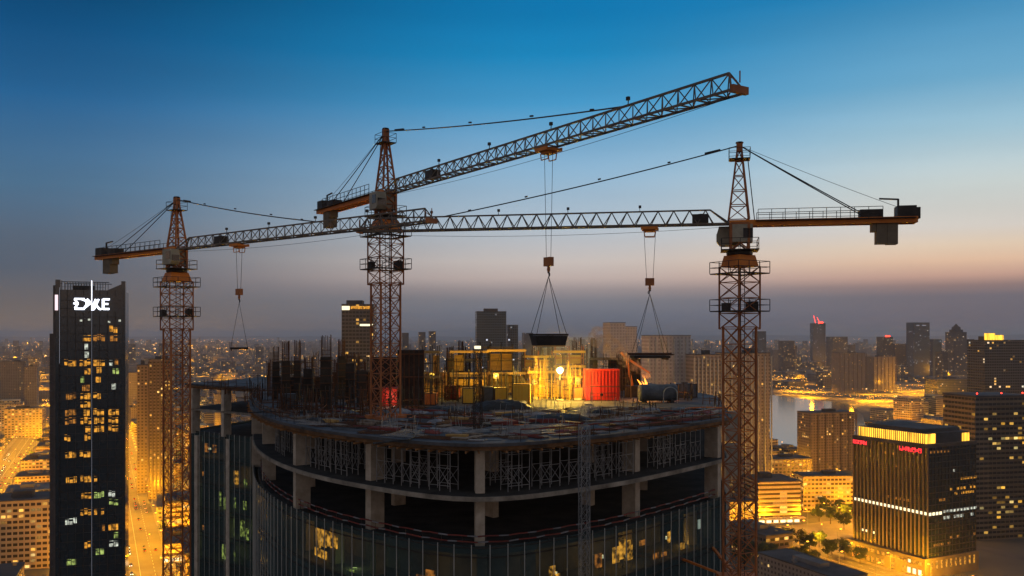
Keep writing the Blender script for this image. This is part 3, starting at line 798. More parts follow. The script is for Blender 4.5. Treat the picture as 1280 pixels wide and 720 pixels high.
    hk = hbk.build('hook_block','crane_rust',T_); hk.location = hook; hk.rotation_euler.z = heading
    hkm = MB(); pts = [Vector((.0,0,-.8))]+[Vector((.16*math.sin(t),0,-1.0-.18*math.cos(t)+.0)) for t in [k*.5 for k in range(1,9)]]
    hkm.path(pts,.07); hkm.build('hook','dark_steel',hk)
    return T_, Vector(base)+hook
AH = math.atan2(-42.0, 27.5); BH = math.atan2(8.0, -36.6); CHD = math.atan2(-25.0, 32.3)
cA, hookA = crane('tower_crane', 'tallest orange tower crane, rising from the work deck, its jib reaching up to the right', (-13.5,94,DECK), 162.0, 165.0, AH, .62, 49.4, 18.3, 6.6, .605, 155.7, .79, pitch=-.009, lump=.2)
cB, hookB = crane('tower_crane', 'orange tower crane nearest the right corner of the tower with its counterweight to the right', (21.2,82,0), 157.2, 160.3, BH, .5, 37.6, 15.3, 7.2, .22, 155.0, .765, pitch=.005, jib_h=1.35, lump=.075, mast_w=2.1)
cC, hookC = crane('tower_crane', 'rust orange tower crane at far left whose jib points right behind the tall crane mast', (-40,105,0), 157.2, 160.1, CHD, .75, 41.3, 18.0, 5.9, .3, 154.7, .62, pitch=.003, lump=.2)

def load(name, label, hook, zb, halfw, kind, rz):
    t = empty(name, (hook.x,hook.y,zb), rz, label, 'crane load')
    top = Vector((0,0,hook.z-1.15-zb))
    if kind == 'skip':
        a = MB(); w1, w2 = halfw*.88, halfw
        a.prism([(-w1,-.75),(w1,-.75),(w1,.75),(-w1,.75)], 0, .75, [(-w2,-.9),(w2,-.9),(w2,.9),(-w2,.9)])
        a.build('skip_body','dark_steel',t)
        MB().box(-w2-.04,w2+.04,-.94,.94,.76,.9).build('rim','form_dark',t); MB().box(-w1,w1,-.74,.74,-.1,-.004).build('base_plate','plywood',t); hh = .9; wy = .85
    else:
        a = MB()
        for k in range(7): a.box(-halfw,halfw,-.9+k*.27,-.9+k*.27+.2,0,.22)
        a.build('decking','form_dark',t)
        MB().box(-halfw*.9,-halfw*.8,-.95,.95,-.15,-.002).box(halfw*.8,halfw*.9,-.95,.95,-.15,-.002).build('bearer','rebar',t); hh = .25; wy = .8
        if kind == 'beam':
            b_ = MB()
            for k in range(12):
                y = R.uniform(-.6,.6); b_.bar((-halfw*1.15,y,.3+.05*(k%4)),(halfw*R.uniform(1,1.3),y+R.uniform(-.1,.1),.3+.05*(k%4)),.07,n=5)
            b_.build('rebar_bundle','rebar',t)
    s_ = MB()
    for x in (-halfw*.92,halfw*.92):
        for y in (-wy,wy): s_.bar((x,y,hh),top,.035)
    s_.build('sling','cable',t)
    return t
load('concrete_skip', 'dark hopper shaped skip hanging on slings in front of the bright work lamp', hookA, 149.15, 1.3, 'skip', .25)
load('rebar_bundle', 'dark bundle of steel bars on a pallet hanging near the smoke', hookB, 147.75, 1.75, 'beam', .1)
load('loading_pallet', 'flat dark pallet hanging from the far left crane over the city lights', hookC, 148.35, .95, 'flat', .3)
# tie between the right crane and the building
tm = MB(); tm.bar((21.2,83.5,127.2),(21.5,96.0,127.2),.25); tm.bar((20.0,83.5,127.2),(16.5,91,127.2),.2); tm.box(19.4,23.0,80.3,83.7,126.9,127.4)
tag(tm.build('crane_tie','orange_paint'), 'orange steel collar tying the right crane mast to the tower', 'crane tie')

# ------------------------------------------------------------------ slim hoist mast in front of the facade and concrete boom mast
def slim_mast(name, label, cat, x, y, z0, z1, w_, mat, group=None):
    t = empty(name, (x,y,z0), .3, label, cat, group)
    ch, br = MB(), MB(); lattice_box(ch, br, w_, 0, z1-z0, w_*1.2, .055, .03)
    ch.build('chords', mat, t); br.build('lacing', mat, t)
    return t
slim_mast('hoist_mast', 'slim grey lattice hoist mast standing against the right face of the tower', 'hoist mast', 6.2, 75.6, 0, 142.2, .75, 'galvanised')
t = slim_mast('boom_mast', 'dark lattice mast of the concrete boom on the deck above the front corner', 'boom mast', (597-CX)/F*84, 84, DECK, 148.6, .7, 'form_dark')
MB().box(-.25,.25,-.25,.25,7.62,7.9).build('top_lamp','win_bright',t)

# ------------------------------------------------------------------ things on the deck
def dpos(px, py):       # deck point under a photo pixel
    return gnd2(px, py)
def gnd2(px, py):
    d_ = (CAMZ-DECK)*F/(py-HY); return Vector(((px-CX)/F*d_, d_, DECK))
def starter_column(px, d_, h, bars, w_, label, form=True):
    x = (px-CX)/F*d_
    t = empty('column_formwork' if form else 'starter_bars', (x,d_,DECK), R.uniform(0,.6), label, 'column form' if form else 'starter bars', 'columns with starter bars on the deck')
    if form:
        MB().box(-w_/2,w_/2,-w_/2,w_/2,0,h).build('form_box','form_dark',t)
        c_ = MB()
        for k in range(int(h/.9)): z = .4+k*.9; c_.box(-w_/2-.09,w_/2+.09,-w_/2-.09,-w_/2-.003,z,z+.12).box(-w_/2-.09,w_/2+.09,w_/2+.003,w_/2+.09,z,z+.12).box(w_/2+.003,w_/2+.09,-w_/2,w_/2,z,z+.12).box(-w_/2-.09,-w_/2-.003,-w_/2,w_/2,z,z+.12)
        c_.build('clamps','rebar',t)
    b_ = MB(); n = 4
    for i in range(n+1):
        for j in range(n+1):
            if 0 < i < n and 0 < j < n: continue
            X = (i/n-.5)*w_*.8; Y = (j/n-.5)*w_*.8
            b_.bar((X,Y,0 if not form else h-.05),(X+R.uniform(-.05,.05),Y+R.uniform(-.05,.05),h+bars*R.uniform(.85,1)),.05,n=4)
    for k in range(2 if form else 9):
        z = h+.3+k*.5 if form else .3+k*.5
        if z < h+bars*.8:
            for a in ((-1,-1,1,-1),(1,-1,1,1),(1,1,-1,1),(-1,1,-1,-1)): b_.bar((a[0]*w_*.42,a[1]*w_*.42,z),(a[2]*w_*.42,a[3]*w_*.42,z),.035)
    b_.build('rebar_cage','rebar',t)
    return t
side_words = 'left'
SC = [(345,122,5.2,2.2,.9),(357,112,5.6,2.6,1.0),(372,121,5.4,2.9,.9),(386,118,4.4,1.6,1.2),(408,106,6.3,2.7,1.3),(427,122,6.0,2.4,1.0),(438,115,5.2,1.4,1.1),(452,108,4.6,1.2,1.0),
      (562,132,5.4,1.8,.9),(576,140,5.9,2.2,.8),(688,142,5.4,3.6,1.0),(722,140,6.0,2.6,1.4),(742,138,5.2,3.4,.9)]
names_ = ['slender column form at the far left of the deck','tall dark column form left of the round corner','dark column form with long starter bars left of the thick one','squat wide column form beside the thick one','thickest dark column form topped by a crown of rebar','dark column form just left of the lit office tower','short column form below the lit office tower','shortest column form by the tall crane foot',
          'dark column form left of the yellow scaffold','thin column form half hidden behind the yellow scaffold','column form behind the hanging skip','broad column form right of the work lamp','narrow column form above the red container']
for (px_,d_,h,bb,w_), nm in zip(SC, names_): starter_column(px_,d_,h,bb,w_,nm)
for px_, d_, h, nm in ((418,114,6.2,'loose rebar cage right of the thickest column form'),(512,128,6.9,'rebar cage standing above the black wall form'),(520,126,6.6,'second rebar cage above the black wall form'),(668,136,7.5,'tall rebar cage left of the work lamp'),(705,133,7.0,'rebar cage right behind the work lamp'),(731,136,7.6,'rebar cage behind the red container'),(338,128,5.6,'rebar cage at the far left bend of the deck'),(655,141,6.6,'rebar cage above the wide amber scaffold'),(676,144,7.6,'rebar cage behind the yellow scaffold'),(690,131,6.2,'rebar cage touching the left side of the hanging skip'),(718,145,8.2,'tallest rebar cage behind the work lamp'),(545,137,6.2,'rebar cage behind the narrow amber scaffold'),(585,148,7.0,'rebar cage at the rear behind the dark scaffold'),(372,134,5.8,'rebar cage behind the left column forms'),(395,130,6.6,'rebar cage between the left column forms'),(446,131,6.4,'rebar cage in front of the lit office tower'),(775,140,6.6,'rebar cage in the smoke')):
    starter_column(px_,d_,0,h,.9,nm,False)

def wall_form(px0, px1, d_, h, label, mat='form_dark', rz=0.0, th=.35):
    x0 = (px0-CX)/F*d_; x1 = (px1-CX)/F*d_; w_ = (x1-x0)/2
    t = empty('wall_formwork', ((x0+x1)/2,d_,DECK), rz, label, 'wall form', 'wall forms on the deck')
    MB().box(-w_,w_,-th/2,th/2,0,h).build('panel',mat,t)
    r_ = MB()
    k = -w_+.2
    while k < w_: r_.box(k,k+.12,-th/2-.16,-th/2-.004,0,h+.05); k += .62
    for z in (.6,h*.5,h-.6): r_.box(-w_,w_,-th/2-.32,-th/2-.165,z,z+.18)
    r_.build('ribs','rebar' if mat == 'form_dark' else 'soffit_timber',t)
    p_ = MB(); p_.bar((-w_*.6,-th/2-.3,h*.7),(-w_*.6,-th/2-2.2,0),.1); p_.bar((w_*.6,-th/2-.3,h*.7),(w_*.6,-th/2-2.2,0),.1)
    p_.build('push_pull_prop','dark_steel',t)
    return t
wall_form(497,530,113,7.0,'tall black wall form standing right of the tall crane mast',th=1.6,rz=.1)
wall_form(466,496,117,6.0,'dark wall form directly behind the tall crane mast',rz=-.05,th=1.0)
wall_form(415,464,126,3.6,'low dark wall form left of the tall crane mast',rz=.12)
wall_form(345,400,132,2.6,'dark wall form at the far left behind the column forms',rz=.2)
wall_form(378,415,117,1.8,'lowest dark wall form among the left column forms',rz=-.3)
wall_form(760,800,143,5.0,'dull wall form behind the smoke',rz=.1)
wall_form(530,560,126,3.6,'timber wall form lit amber beside the black wall form','plywood')

def table_scaffold(px0, px1, d_, levels, top, label, ply='plywood', depth=3.5, rz=0.0, clad=.45):
    x0 = (px0-CX)/F*d_; x1 = (px1-CX)/F*d_; w_ = (x1-x0)/2
    t = empty('scaffold_tower', ((x0+x1)/2,d_,DECK), rz, label, 'scaffold', 'scaffolds on the deck')
    s_ = MB(); n = max(2, round(w_*2/1.8))
    for i in range(n+1):
        x = -w_+i*2*w_/n
        for y in (-depth/2,depth/2): s_.bar((x,y,0),(x,y,top+.9),.08,n=5)
    for k in range(levels*2+1):
        z = top*k/(levels*2)
        for y in (-depth/2,depth/2): s_.bar((-w_,y,z+.15),(w_,y,z+.15),.06)
        for i in range(n+1): x = -w_+i*2*w_/n; s_.bar((x,-depth/2,z+.2),(x,depth/2,z+.2),.06)
    for i in range(n):
        if i % 2 == 0: s_.bar((-w_+i*2*w_/n,-depth/2,.2),(-w_+(i+1)*2*w_/n,-depth/2,top),.055)
    s_.build('tubes','dark_steel' if ply != 'yellow_paint' else 'orange_paint',t)
    for k in range(1, levels+1):
        z = top*k/levels
        MB().box(-w_-.3,w_+.3,-depth/2-.3,depth/2+.3,z-.12,z).build('deck_boards',ply,t)
        MB().box(-w_-.3,w_+.3,-depth/2-.36,-depth/2-.303,z-.1,z+.22).build('toe_board',ply,t)
    c_ = MB()
    for i in range(n):
        for k in range(levels):
            if R.random() < clad:
                z = top*k/levels; xa = -w_+i*2*w_/n+.1
                c_.box(xa,xa+2*w_/n-.2,depth/2+.06,depth/2+.12,z+.3,z+top/levels-.5)
    if c_.v: c_.build('infill_panels',ply,t)
    return t
table_scaffold(530,548,119,2,6.6,'narrow amber lit scaffold right of the black wall form')
table_scaffold(566,610,131,2,6.4,'dark two level scaffold with amber boards left of centre',clad=.5)
table_scaffold(612,655,130,2,6.6,'wide amber scaffold under the blue glass tower',clad=.85)
table_scaffold(656,690,134,3,5.6,'yellow scaffold left of the bright work lamp','yellow_paint',clad=.7)
table_scaffold(694,728,131,3,6.4,'yellow scaffold behind the bright work lamp','yellow_paint',clad=.8)
table_scaffold(560,600,146,1,4.8,'low scaffold far back behind the dark two level one',clad=.3)
table_scaffold(740,772,136,2,5.2,'dull scaffold behind the red container','ply_worn',clad=.3)
table_scaffold(430,462,134,2,5.4,'dark scaffold behind the left column forms','ply_worn',clad=.3)
table_scaffold(600,640,139,2,6.9,'tall dark scaffold behind the wide amber one','ply_worn',clad=.6)
table_scaffold(662,700,126,1,3.6,'low yellow scaffold just left of the lamp post','yellow_paint',clad=.8,depth=2)
table_scaffold(705,728,124,1,3.0,'low yellow scaffold between the lamp post and the red container','yellow_paint',clad=.6,depth=2)
table_scaffold(566,606,123,1,3.2,'low amber scaffold left of the boom mast','plywood',clad=.5,depth=2)
table_scaffold(352,384,140,2,4.6,'dark scaffold at the far left rear of the deck','ply_worn',clad=.3)

def container(px0, px1, pyb, h, mat, label, depth=2.4, rz=0.0, name='site_container', cat='container', corr=True, rails=True):
    p = gnd2((px0+px1)/2, pyb); s_ = p.y/F; w_ = (px1-px0)*s_/2
    t = empty(name, p, rz, label, cat)
    b_ = MB().box(-w_,w_,0,depth,.12,h)
    b_.build('body',mat,t)
    if corr:
        r_ = MB(); n = max(4, int(w_*2/.45))
        for i in range(n): x = -w_+.12+i*(2*w_-.24)/n; r_.box(x,x+.16,-.09,-.004,.3,h-.2)
        r_.build('corrugation',mat,t)
    f_ = MB()
    for x in (-w_-.03,w_-.1):
        for y in (-.07,depth-.06): f_.box(x,x+.13,y,y+.13,0,h+.06)
    f_.box(-w_+.1,w_-.1,-.07,.06,h-.02,h+.06).box(-w_+.1,w_-.1,-.08,.05,0,.14)
    if w_ > 2: f_.box(-w_,w_,-.13,-.094,h*.44,h*.44+.12).box(-w_+.9,-w_+1.0,-.13,-.094,.1,h)
    f_.build('frame','dull_red' if mat == 'red_paint' else 'dark_steel',t)
    if w_ > 1.2:
        d_ = MB().box(-w_*.55,-w_*.55+.95,-.075,-.055,.2,2.2); d_.build('door',mat,t)
    return t
container(731,775,501,4.3,'red_paint','largest bright red container right of the work lamp',rz=0)
container(475,497,508,2.3,'red_paint','small bright red container at the foot of the tall crane',rz=.1)
container(556,572,500,1.9,'dull_red','small dark red container left of the yellow bins',rz=-.1)
container(717,729,500,1.7,'orange_paint','small orange crate touching the red container')
container(578,594,505,2.0,'yellow_paint','yellow bin left of the boom mast')
container(618,634,503,1.9,'yellow_paint','pale yellow bin right of the boom mast',rz=.1)
container(640,662,506,2.6,'yellow_paint','tall yellow bin below the amber scaffold',rz=-.1)
container(668,688,497,2.3,'yellow_paint','yellow crate stack left of the lamp post')
container(690,714,497,1.9,'yellow_paint','low wide yellow crate at the lamp post foot',rz=.05)
container(603,617,503,2.0,'blue_grey','blue grey box between the two yellow bins',rz=.1)
container(530,545,507,1.5,'orange_paint','low orange box in front of the amber wall form')
container(448,456,506,1.5,'orange_paint','tiny orange box beside the small red container')
container(845,872,497,1.9,'blue_grey','grey blue box near the right rear of the deck',rz=.2)
container(352,372,511,1.7,'blue_grey','grey blue box at the far left of the deck',rz=.4)
q_ = gnd2(753,501)
t = empty('red_gate', (q_.x,q_.y-.75,DECK), 0, 'low dark railing in front of the largest red container', 'railing')
a = MB(); railing2 = [(-1.7+k*.5) for k in range(8)]
for x in railing2: a.bar((x,0,0),(x,0,1.1),.05)
a.build('post','dark_steel',t); MB().bar((-1.75,0,1.1),(1.85,0,1.1),.07).build('top_rail','dark_steel',t); MB().bar((-1.75,0,.6),(1.85,0,.6),.05).build('mid_rail','dark_steel',t)
# tank with arch
t = empty('water_tank', gnd2(822,503), .05, 'dark grey cylindrical tank lying under the fire glow', 'tank')
a = MB(); n = 20
a.lathe([(.2,-2.6),(1.0,-2.5),(1.1,-2.3),(1.1,2.3),(1.0,2.5),(.2,2.6)], 20)
o = a.build('drum','blue_grey',t,smooth=False); o.rotation_euler = (0,PI/2,0); o.location = (0,0,1.3)
MB().box(-2,-1.6,-.9,.9,0,.5).box(1.6,2,-.9,.9,0,.5).build('cradle','dark_steel',t)
t = empty('pipe_arch', gnd2(838,504), 0, 'small bent pipe arch beside the dark tank', 'pipe')
MB().path([Vector((-.9+.9*(1-math.cos(q)),0,1.2+.9*math.sin(q))) for q in [PI*k/10 for k in range(11)]]+[Vector((.9,0,0))],.12).build('hoop','galvanised',t)
MB().bar((-.9,0,0),(-.9,0,1.2),.12).build('leg','galvanised',t)

# clusters of loose steel props and poles standing on the deck
def pole_cluster(px, d_, n_, h, spread, label, mat='dark_steel'):
    t = empty('prop_cluster', ((px-CX)/F*d_, d_, DECK), R.uniform(0,3), label, 'steel props', 'clusters of standing props')
    a = MB(); b_ = MB()
    q = [(R.uniform(-spread,spread),R.uniform(-spread*.7,spread*.7)) for _ in range(n_)]
    for x, y in q:
        hh = h*R.uniform(.45,1); a.bar((x,y,0),(x+R.uniform(-.15,.15),y+R.uniform(-.1,.1),hh),.09,n=5)
    for (x,y),(x2,y2) in zip(q,q[1:]):
        z = R.uniform(.5,h*.45); b_.bar((x,y,z),(x2,y2,z+R.uniform(-.1,.3)),.06)
    a.build('poles',mat,t); b_.build('tie_bars','rebar',t)
    return t
for px_,d_,n_,h,sp_,mt,lb in ((350,106,14,3.2,2.2,'rebar','prop cluster nearest the left bend of the deck'),(378,101,16,3.6,2.4,'dark_steel','prop cluster in front of the left column forms'),(400,96,14,3.0,2.0,'rebar','low prop cluster nearest the left front edge'),
    (425,103,18,4.2,2.2,'dark_steel','prop cluster in front of the thickest column form'),(447,98,14,3.4,2.0,'rebar','prop cluster left of the tall crane foot'),(508,104,14,3.2,2.0,'dark_steel','prop cluster right of the tall crane foot'),
    (540,113,16,4.6,2.0,'dark_steel','prop cluster in front of the amber wall form'),(556,119,16,6.0,2.2,'rebar','tall prop cluster left of the dark scaffold'),(585,117,16,5.4,2.4,'dark_steel','prop cluster in front of the dark scaffold'),(604,121,14,6.4,1.6,'rebar','tall prop cluster behind the boom mast'),
    (630,119,16,4.4,2.6,'dark_steel','prop cluster in front of the wide amber scaffold'),(652,117,14,5.2,1.8,'dark_steel','dark prop cluster right of the pale yellow bin'),(682,122,16,6.2,2.0,'yellow_paint','amber prop cluster just left of the bright lamp'),(712,122,16,5.6,2.0,'yellow_paint','amber prop cluster just right of the bright lamp'),
    (783,124,12,6.6,1.6,'dark_steel','prop cluster between the red container and the flames'),(858,122,12,2.6,2.4,'dark_steel','low prop cluster at the right rear of the deck'),(835,118,10,2.2,2.2,'rebar','low prop cluster in front of the dark tank'),(470,110,18,5.0,1.8,'rebar','tall prop cluster behind the tall crane foot'),
    (316,118,10,1.6,2.6,'rebar','low prop cluster hugging the left deck edge'),(360,97,9,1.4,2.4,'rebar','very low prop cluster at the left front edge'),(890,112,9,1.8,2.6,'rebar','low prop cluster at the right deck edge'),(800,106,9,1.5,3.0,'dark_steel','very low prop cluster in front of the dark tank'),(560,92,8,1.3,3.0,'rebar','very low prop cluster near the front left of the boom mast'),(330,121,12,3.6,2.4,'dark_steel','prop cluster at the very left bend of the deck'),(300,133,10,2.4,3.0,'rebar','sparse prop cluster on the left wing deck'),(275,148,10,2.4,3.4,'dark_steel','sparse prop cluster near the left wing corner')):
    pole_cluster(px_,d_,n_,h,sp_,lb,mt)
# work lamps
def work_lamp(px, py, d_, label, power, size=.3, vis='site_bulb', rad=.35):
    p = at(px,py,d_); h = p.z-DECK
    t = empty('work_lamp', (p.x,d_,DECK), 0, label, 'lamp', 'work lamps on the deck')
    MB().bar((0,0,0),(0,0,h-.3),.12,n=8).build('pole','dark_steel',t)
    MB().box(-.5,.5,-.5,.5,0,.25).build('foot','concrete',t)
    bm_ = MB().lathe([(.02,-size),(size*.7,-size*.7),(size,0),(size*.7,size*.7),(.02,size)],14); o = bm_.build('bulb',vis,t); o.location = (0,-.05,h)
    MB().box(-.4,.4,.25,.4,h-.35,h+.4).build('reflector','dark_steel',t)
    light(t, (0,-.7,h), power, (1,.60,.07), rad)
    return t
work_lamp(700,463,118,'dazzling yellow work lamp on a pole between the yellow scaffold and red container',9000,.42)
work_lamp(655,505,108,'small low work lamp in front of the tall yellow bin',300,.12,'site_bulb',.15)
work_lamp(735,512,116-4,'low work lamp hidden in front of the red container',10,.05,'win_amber',.1)
work_lamp(540,470,122,'dim work lamp by the narrow amber scaffold',900,.12,'win_bright',.2)
work_lamp(620,470,124,'dim work lamp in front of the wide amber scaffold',1300,.12,'win_bright',.2)
# floods for the two red containers
def flood(px, py, d_, dx, power, label, col=(1,.5,.3)):
    p = at(px,py,d_)
    t = empty('flood_lamp', (p.x,d_,DECK), 0, label, 'lamp', 'low flood lamps on the deck')
    MB().bar((0,0,0),(0,0,.9),.06,n=6).build('stand','dark_steel',t); MB().box(-.2,.2,-.12,.12,.9,1.2).build('housing','dark_steel',t)
    light(t, (dx,.35,1.1), power, col, .2)
work_lamp(668,478,123,'added yellow lamp brightening the low yellow scaffold from its left',700,.06,'win_amber',.2)  # lamp added to brighten the scaffold boards, bulb kept tiny
work_lamp(722,476,121,'added yellow lamp brightening the scaffolds just left of the big red container',700,.06,'win_amber',.2)  # second lamp added for the scaffolds, bulb kept tiny
work_lamp(604,512,105,'small added lamp brightening the yellow bins by the boom mast foot',200,.1,'site_bulb',.15)  # lamp added to brighten the yellow bins
flood(752,0,116.0,-1.6,120,'low flood lamp facing the big red container',(1,.45,.28))
flood(487,0,107.6,0,110,'low flood lamp facing the small red container',(1,.45,.28))
# bonfire like cutting flame with smoke
t = empty('brazier', gnd2(806,499), 0, 'steel drum with orange flames right of the red container', 'brazier')
MB().lathe([(.45,0),(.45,1.0),(.4,1.0)],14).build('drum','rebar',t)
fm = bmesh.new()
for k in range(9):
    q = Vector((R.uniform(-.32,.32),R.uniform(-.25,.25),.95)); h_ = R.uniform(.8,2.2); lean = R.uniform(-.5,.2)
    rings = [[fm.verts.new((q.x+lean*t*t*h_+r_*math.cos(a), q.y+r_*math.sin(a), q.z+t*h_)) for a in [PI*i/4 for i in range(8)]] for t, r_ in ((0,.14),(.2,.24),(.45,.2),(.7,.11),(.9,.04),(1,.01))]
    for ra, rb_ in zip(rings, rings[1:]):
        for i in range(8): fm.faces.new((ra[i],ra[(i+1)%8],rb_[(i+1)%8],rb_[i]))
me = bpy.data.meshes.new('flame'); fm.to_mesh(me); fm.free(); me.materials.append(M['torch_fire'])
o = bpy.data.objects.new('flame', me); COL.objects.link(o); o.parent = t
light(t, (0,-1.2,2.2), 900, (1,.36,.06), .6)
# loader crane arm lit orange
t = empty('placing_boom', gnd2(790,496), 0, 'orange jointed concrete boom leaning over the flames', 'concrete boom')
MB().box(-1.0,1.0,-.7,.7,0,1.6).build('base','dark_steel',t)
b_ = MB(); b_.bar((0,0,1.6),(-.8,0,5.6),.42,w2=.3); b_.build('lower_arm','orange_paint',t)
b_ = MB(); b_.bar((-.8,0,5.6),(2.6,.2,3.4),.34,w2=.2); b_.bar((-.8,0,5.6),(-1.6,0,6.4),.3); b_.build('upper_arm','orange_paint',t)
# smoke
def volume_blob(name, label, pts, dens, col, cat='smoke'):
    bm_ = bmesh.new()
    for p, r_ in pts: bmesh.ops.create_icosphere(bm_, subdivisions=3, radius=r_, matrix=Matrix.Translation(p))
    me = bpy.data.meshes.new(name); bm_.to_mesh(me); bm_.free()
    m, nt, b = nodes_of(name+'_vol'); nt.nodes.remove(b)
    pv = N(nt,'ShaderNodeVolumePrincipled'); pv.inputs['Color'].default_value = (*col,1)
    tc = N(nt,'ShaderNodeTexCoord'); nz = N(nt,'ShaderNodeTexNoise'); nz.inputs['Scale'].default_value = .9; nz.inputs['Detail'].default_value = 4
    nt.links.new(tc.outputs['Object'],nz.inputs['Vector'])
    mr_ = N(nt,'ShaderNodeMapRange'); mr_.inputs[1].default_value=.46; mr_.inputs[2].default_value=.75; mr_.inputs[3].default_value=0; mr_.inputs[4].default_value=dens
    nt.links.new(nz.outputs['Fac'],mr_.inputs[0]); nt.links.new(mr_.outputs[0],pv.inputs['Density'])
    nt.links.new(pv.outputs[0],nt.nodes['Material Output'].inputs['Volume'])
    me.materials.append(m); o = bpy.data.objects.new(name, me); COL.objects.link(o)
    tag(o, label, cat, kind='stuff'); return o
sp0 = at(806,468,122)
pts = []
for k in range(9):
    f_ = k/8; pts.append((sp0+Vector((-6.2*f_+R.uniform(-.3,.3), 2*f_, 5.2*f_)), .7+1.0*f_))
volume_blob('smoke','brown smoke drifting up left from the flames behind the red container',pts,1.5,(.55,.42,.33))

# volume added round the work lamp to imitate its glow
bm_ = bmesh.new(); bmesh.ops.create_icosphere(bm_, subdivisions=4, radius=7.5)
me = bpy.data.meshes.new('glow_haze'); bm_.to_mesh(me); bm_.free()
m, nt, b = nodes_of('glow_air'); nt.nodes.remove(b)
pv = N(nt,'ShaderNodeVolumePrincipled'); pv.inputs['Color'].default_value = (.9,.88,.85,1); tc = N(nt,'ShaderNodeTexCoord'); vl = N(nt,'ShaderNodeVectorMath', operation='LENGTH'); nt.links.new(tc.outputs['Object'], vl.inputs[0])
mr_ = N(nt,'ShaderNodeMapRange', interpolation_type='SMOOTHERSTEP'); nt.links.new(vl.outputs['Value'], mr_.inputs[0])
mr_.inputs[1].default_value = 0; mr_.inputs[2].default_value = 7.2; mr_.inputs[3].default_value = .03; mr_.inputs[4].default_value = 0
nt.links.new(mr_.outputs[0], pv.inputs['Density'])
nt.links.new(pv.outputs[0],nt.nodes['Material Output'].inputs['Volume']); me.materials.append(m)
o = bpy.data.objects.new('glow_haze', me); COL.objects.link(o); o.location = at(700,463,118)+Vector((0,-.7,0)); tag(o, 'added haze imitating the glow around the work lamp', 'glow_haze', kind='stuff')
# scattered materials lying on the deck
mats_w = {'galvanised':'grey steel','orange_paint':'orange','ply_worn':'weathered brown','plywood':'bright timber','tarp_grey':'pale grey','dull_red':'dull red','blue_grey':'blue grey','tarp_black':'black','rebar':'rusty'}
used = []
deck_in = offset(OUT, -.7)
def deck_zone(x, y):
    px_, py_ = proj(x,y,DECK)
    h = 'left' if px_ < 480 else 'middle' if px_ < 640 else 'right' if px_ < 780 else 'far right'
    dd = 'front edge' if y < 92 else 'middle' if y < 108 else 'rear'
    return h, dd
protos = {}
def sheet_stack(kind, mat):
    key = (kind, mat)
    if kind == 'sheets':
        a = MB(); z = 0
        for k in range(R.randint(1,4)):
            ang = R.uniform(-.12,.12); mt = Matrix.Translation((R.uniform(-.15,.15),R.uniform(-.15,.15),0)) @ Matrix.Rotation(ang,4,'Z')
            a.box(-1.25,1.25,-.62,.62,z,z+.06,mt); z += .064
        return a
    if kind == 'bars':
        a = MB()
        for k in range(26):
            y = R.gauss(0,.28); z = .05+abs(R.gauss(0,.1)); a.bar((-3+R.uniform(-.3,.3),y,z),(3+R.uniform(-.3,.3),y+R.uniform(-.08,.08),z),.06,n=5)
        return a
    if kind == 'mat':
        a = MB()
        for k in range(17): a.bar((-2.4+k*.3,-1.3,.04+.01*(k%2)),(-2.4+k*.3,1.3,.04),.035,n=4)
        for k in range(10): a.bar((-2.5,-1.2+k*.267,.08),(2.5,-1.2+k*.267,.08+R.uniform(0,.06)),.035,n=4)
        for k in range(5): x = R.uniform(-2,2); a.bar((x,0,.05),(x+R.uniform(-.2,.2),R.uniform(-.3,.3),R.uniform(.7,1.3)),.035,n=4)
        return a
    if kind == 'hose':
        a = MB(); p = Vector((-3,0,.08)); an = 0
        for k in range(26):
            an += R.uniform(-.5,.5); q = p+Vector((math.cos(an)*.35,math.sin(an)*.35,0)); a.bar(p,q,.12,n=6); p = q
        return a
    if kind == 'timbers':
        a = MB()
        for j in range(3):
            for i in range(5): a.box(-2+R.uniform(-.2,.2),2+R.uniform(-.2,.2),-.55+i*.23,-.55+i*.23+.18,.02+j*.16,.02+j*.16+.14)
        return a
    if kind == 'tarp':
        a = MB(); n = 12
        for i in range(n+1):
            for j in range(n+1):
                u_ = i/n*2-1; v_ = j/n*2-1
                h = .5*max(0,(1-abs(u_)**4))*max(0,(1-abs(v_)**4))+.07*math.sin(9*u_+5*v_)*(1-u_*u_)*(1-v_*v_)+R.uniform(0,.04)+.01
                a.v.append((u_*2.4+.06*math.sin(7*v_),v_*1.15+.06*math.sin(8*u_),h))
        for i in range(n):
            for j in range(n): k = i*(n+1)+j; a.f.append((k,k+n+1,k+n+2,k+1))
        i = len(a.v); a.v += [(-2.4,-1.15,0),(2.4,-1.15,0),(2.4,1.15,0),(-2.4,1.15,0)]; a.f.append((i,i+3,i+2,i+1))
        return a
nm_of = {'mat':('rebar_mat','rusty rebar mat of %s bars','rebar mat'),'hose':('hose','curling %s hose','hose'),'sheets':('plywood_sheets','stack of %s formwork sheets','sheet stack'),'bars':('rebar_pile','bundle of %s reinforcing bars','rebar'),'timbers':('timber_stack','stack of %s timber beams','timber'),'tarp':('tarpaulin_heap','heap under a %s tarpaulin','tarpaulin')}
cnt = {}
fixed = [(626,512,'tarp','tarp_black'),(697,526,'tarp','tarp_black'),(562,515,'tarp','tarp_black'),(545,528,'tarp','tarp_grey'),(672,540,'sheets','tarp_grey'),(700,544,'sheets','tarp_grey')]
tries = 0; placed = []
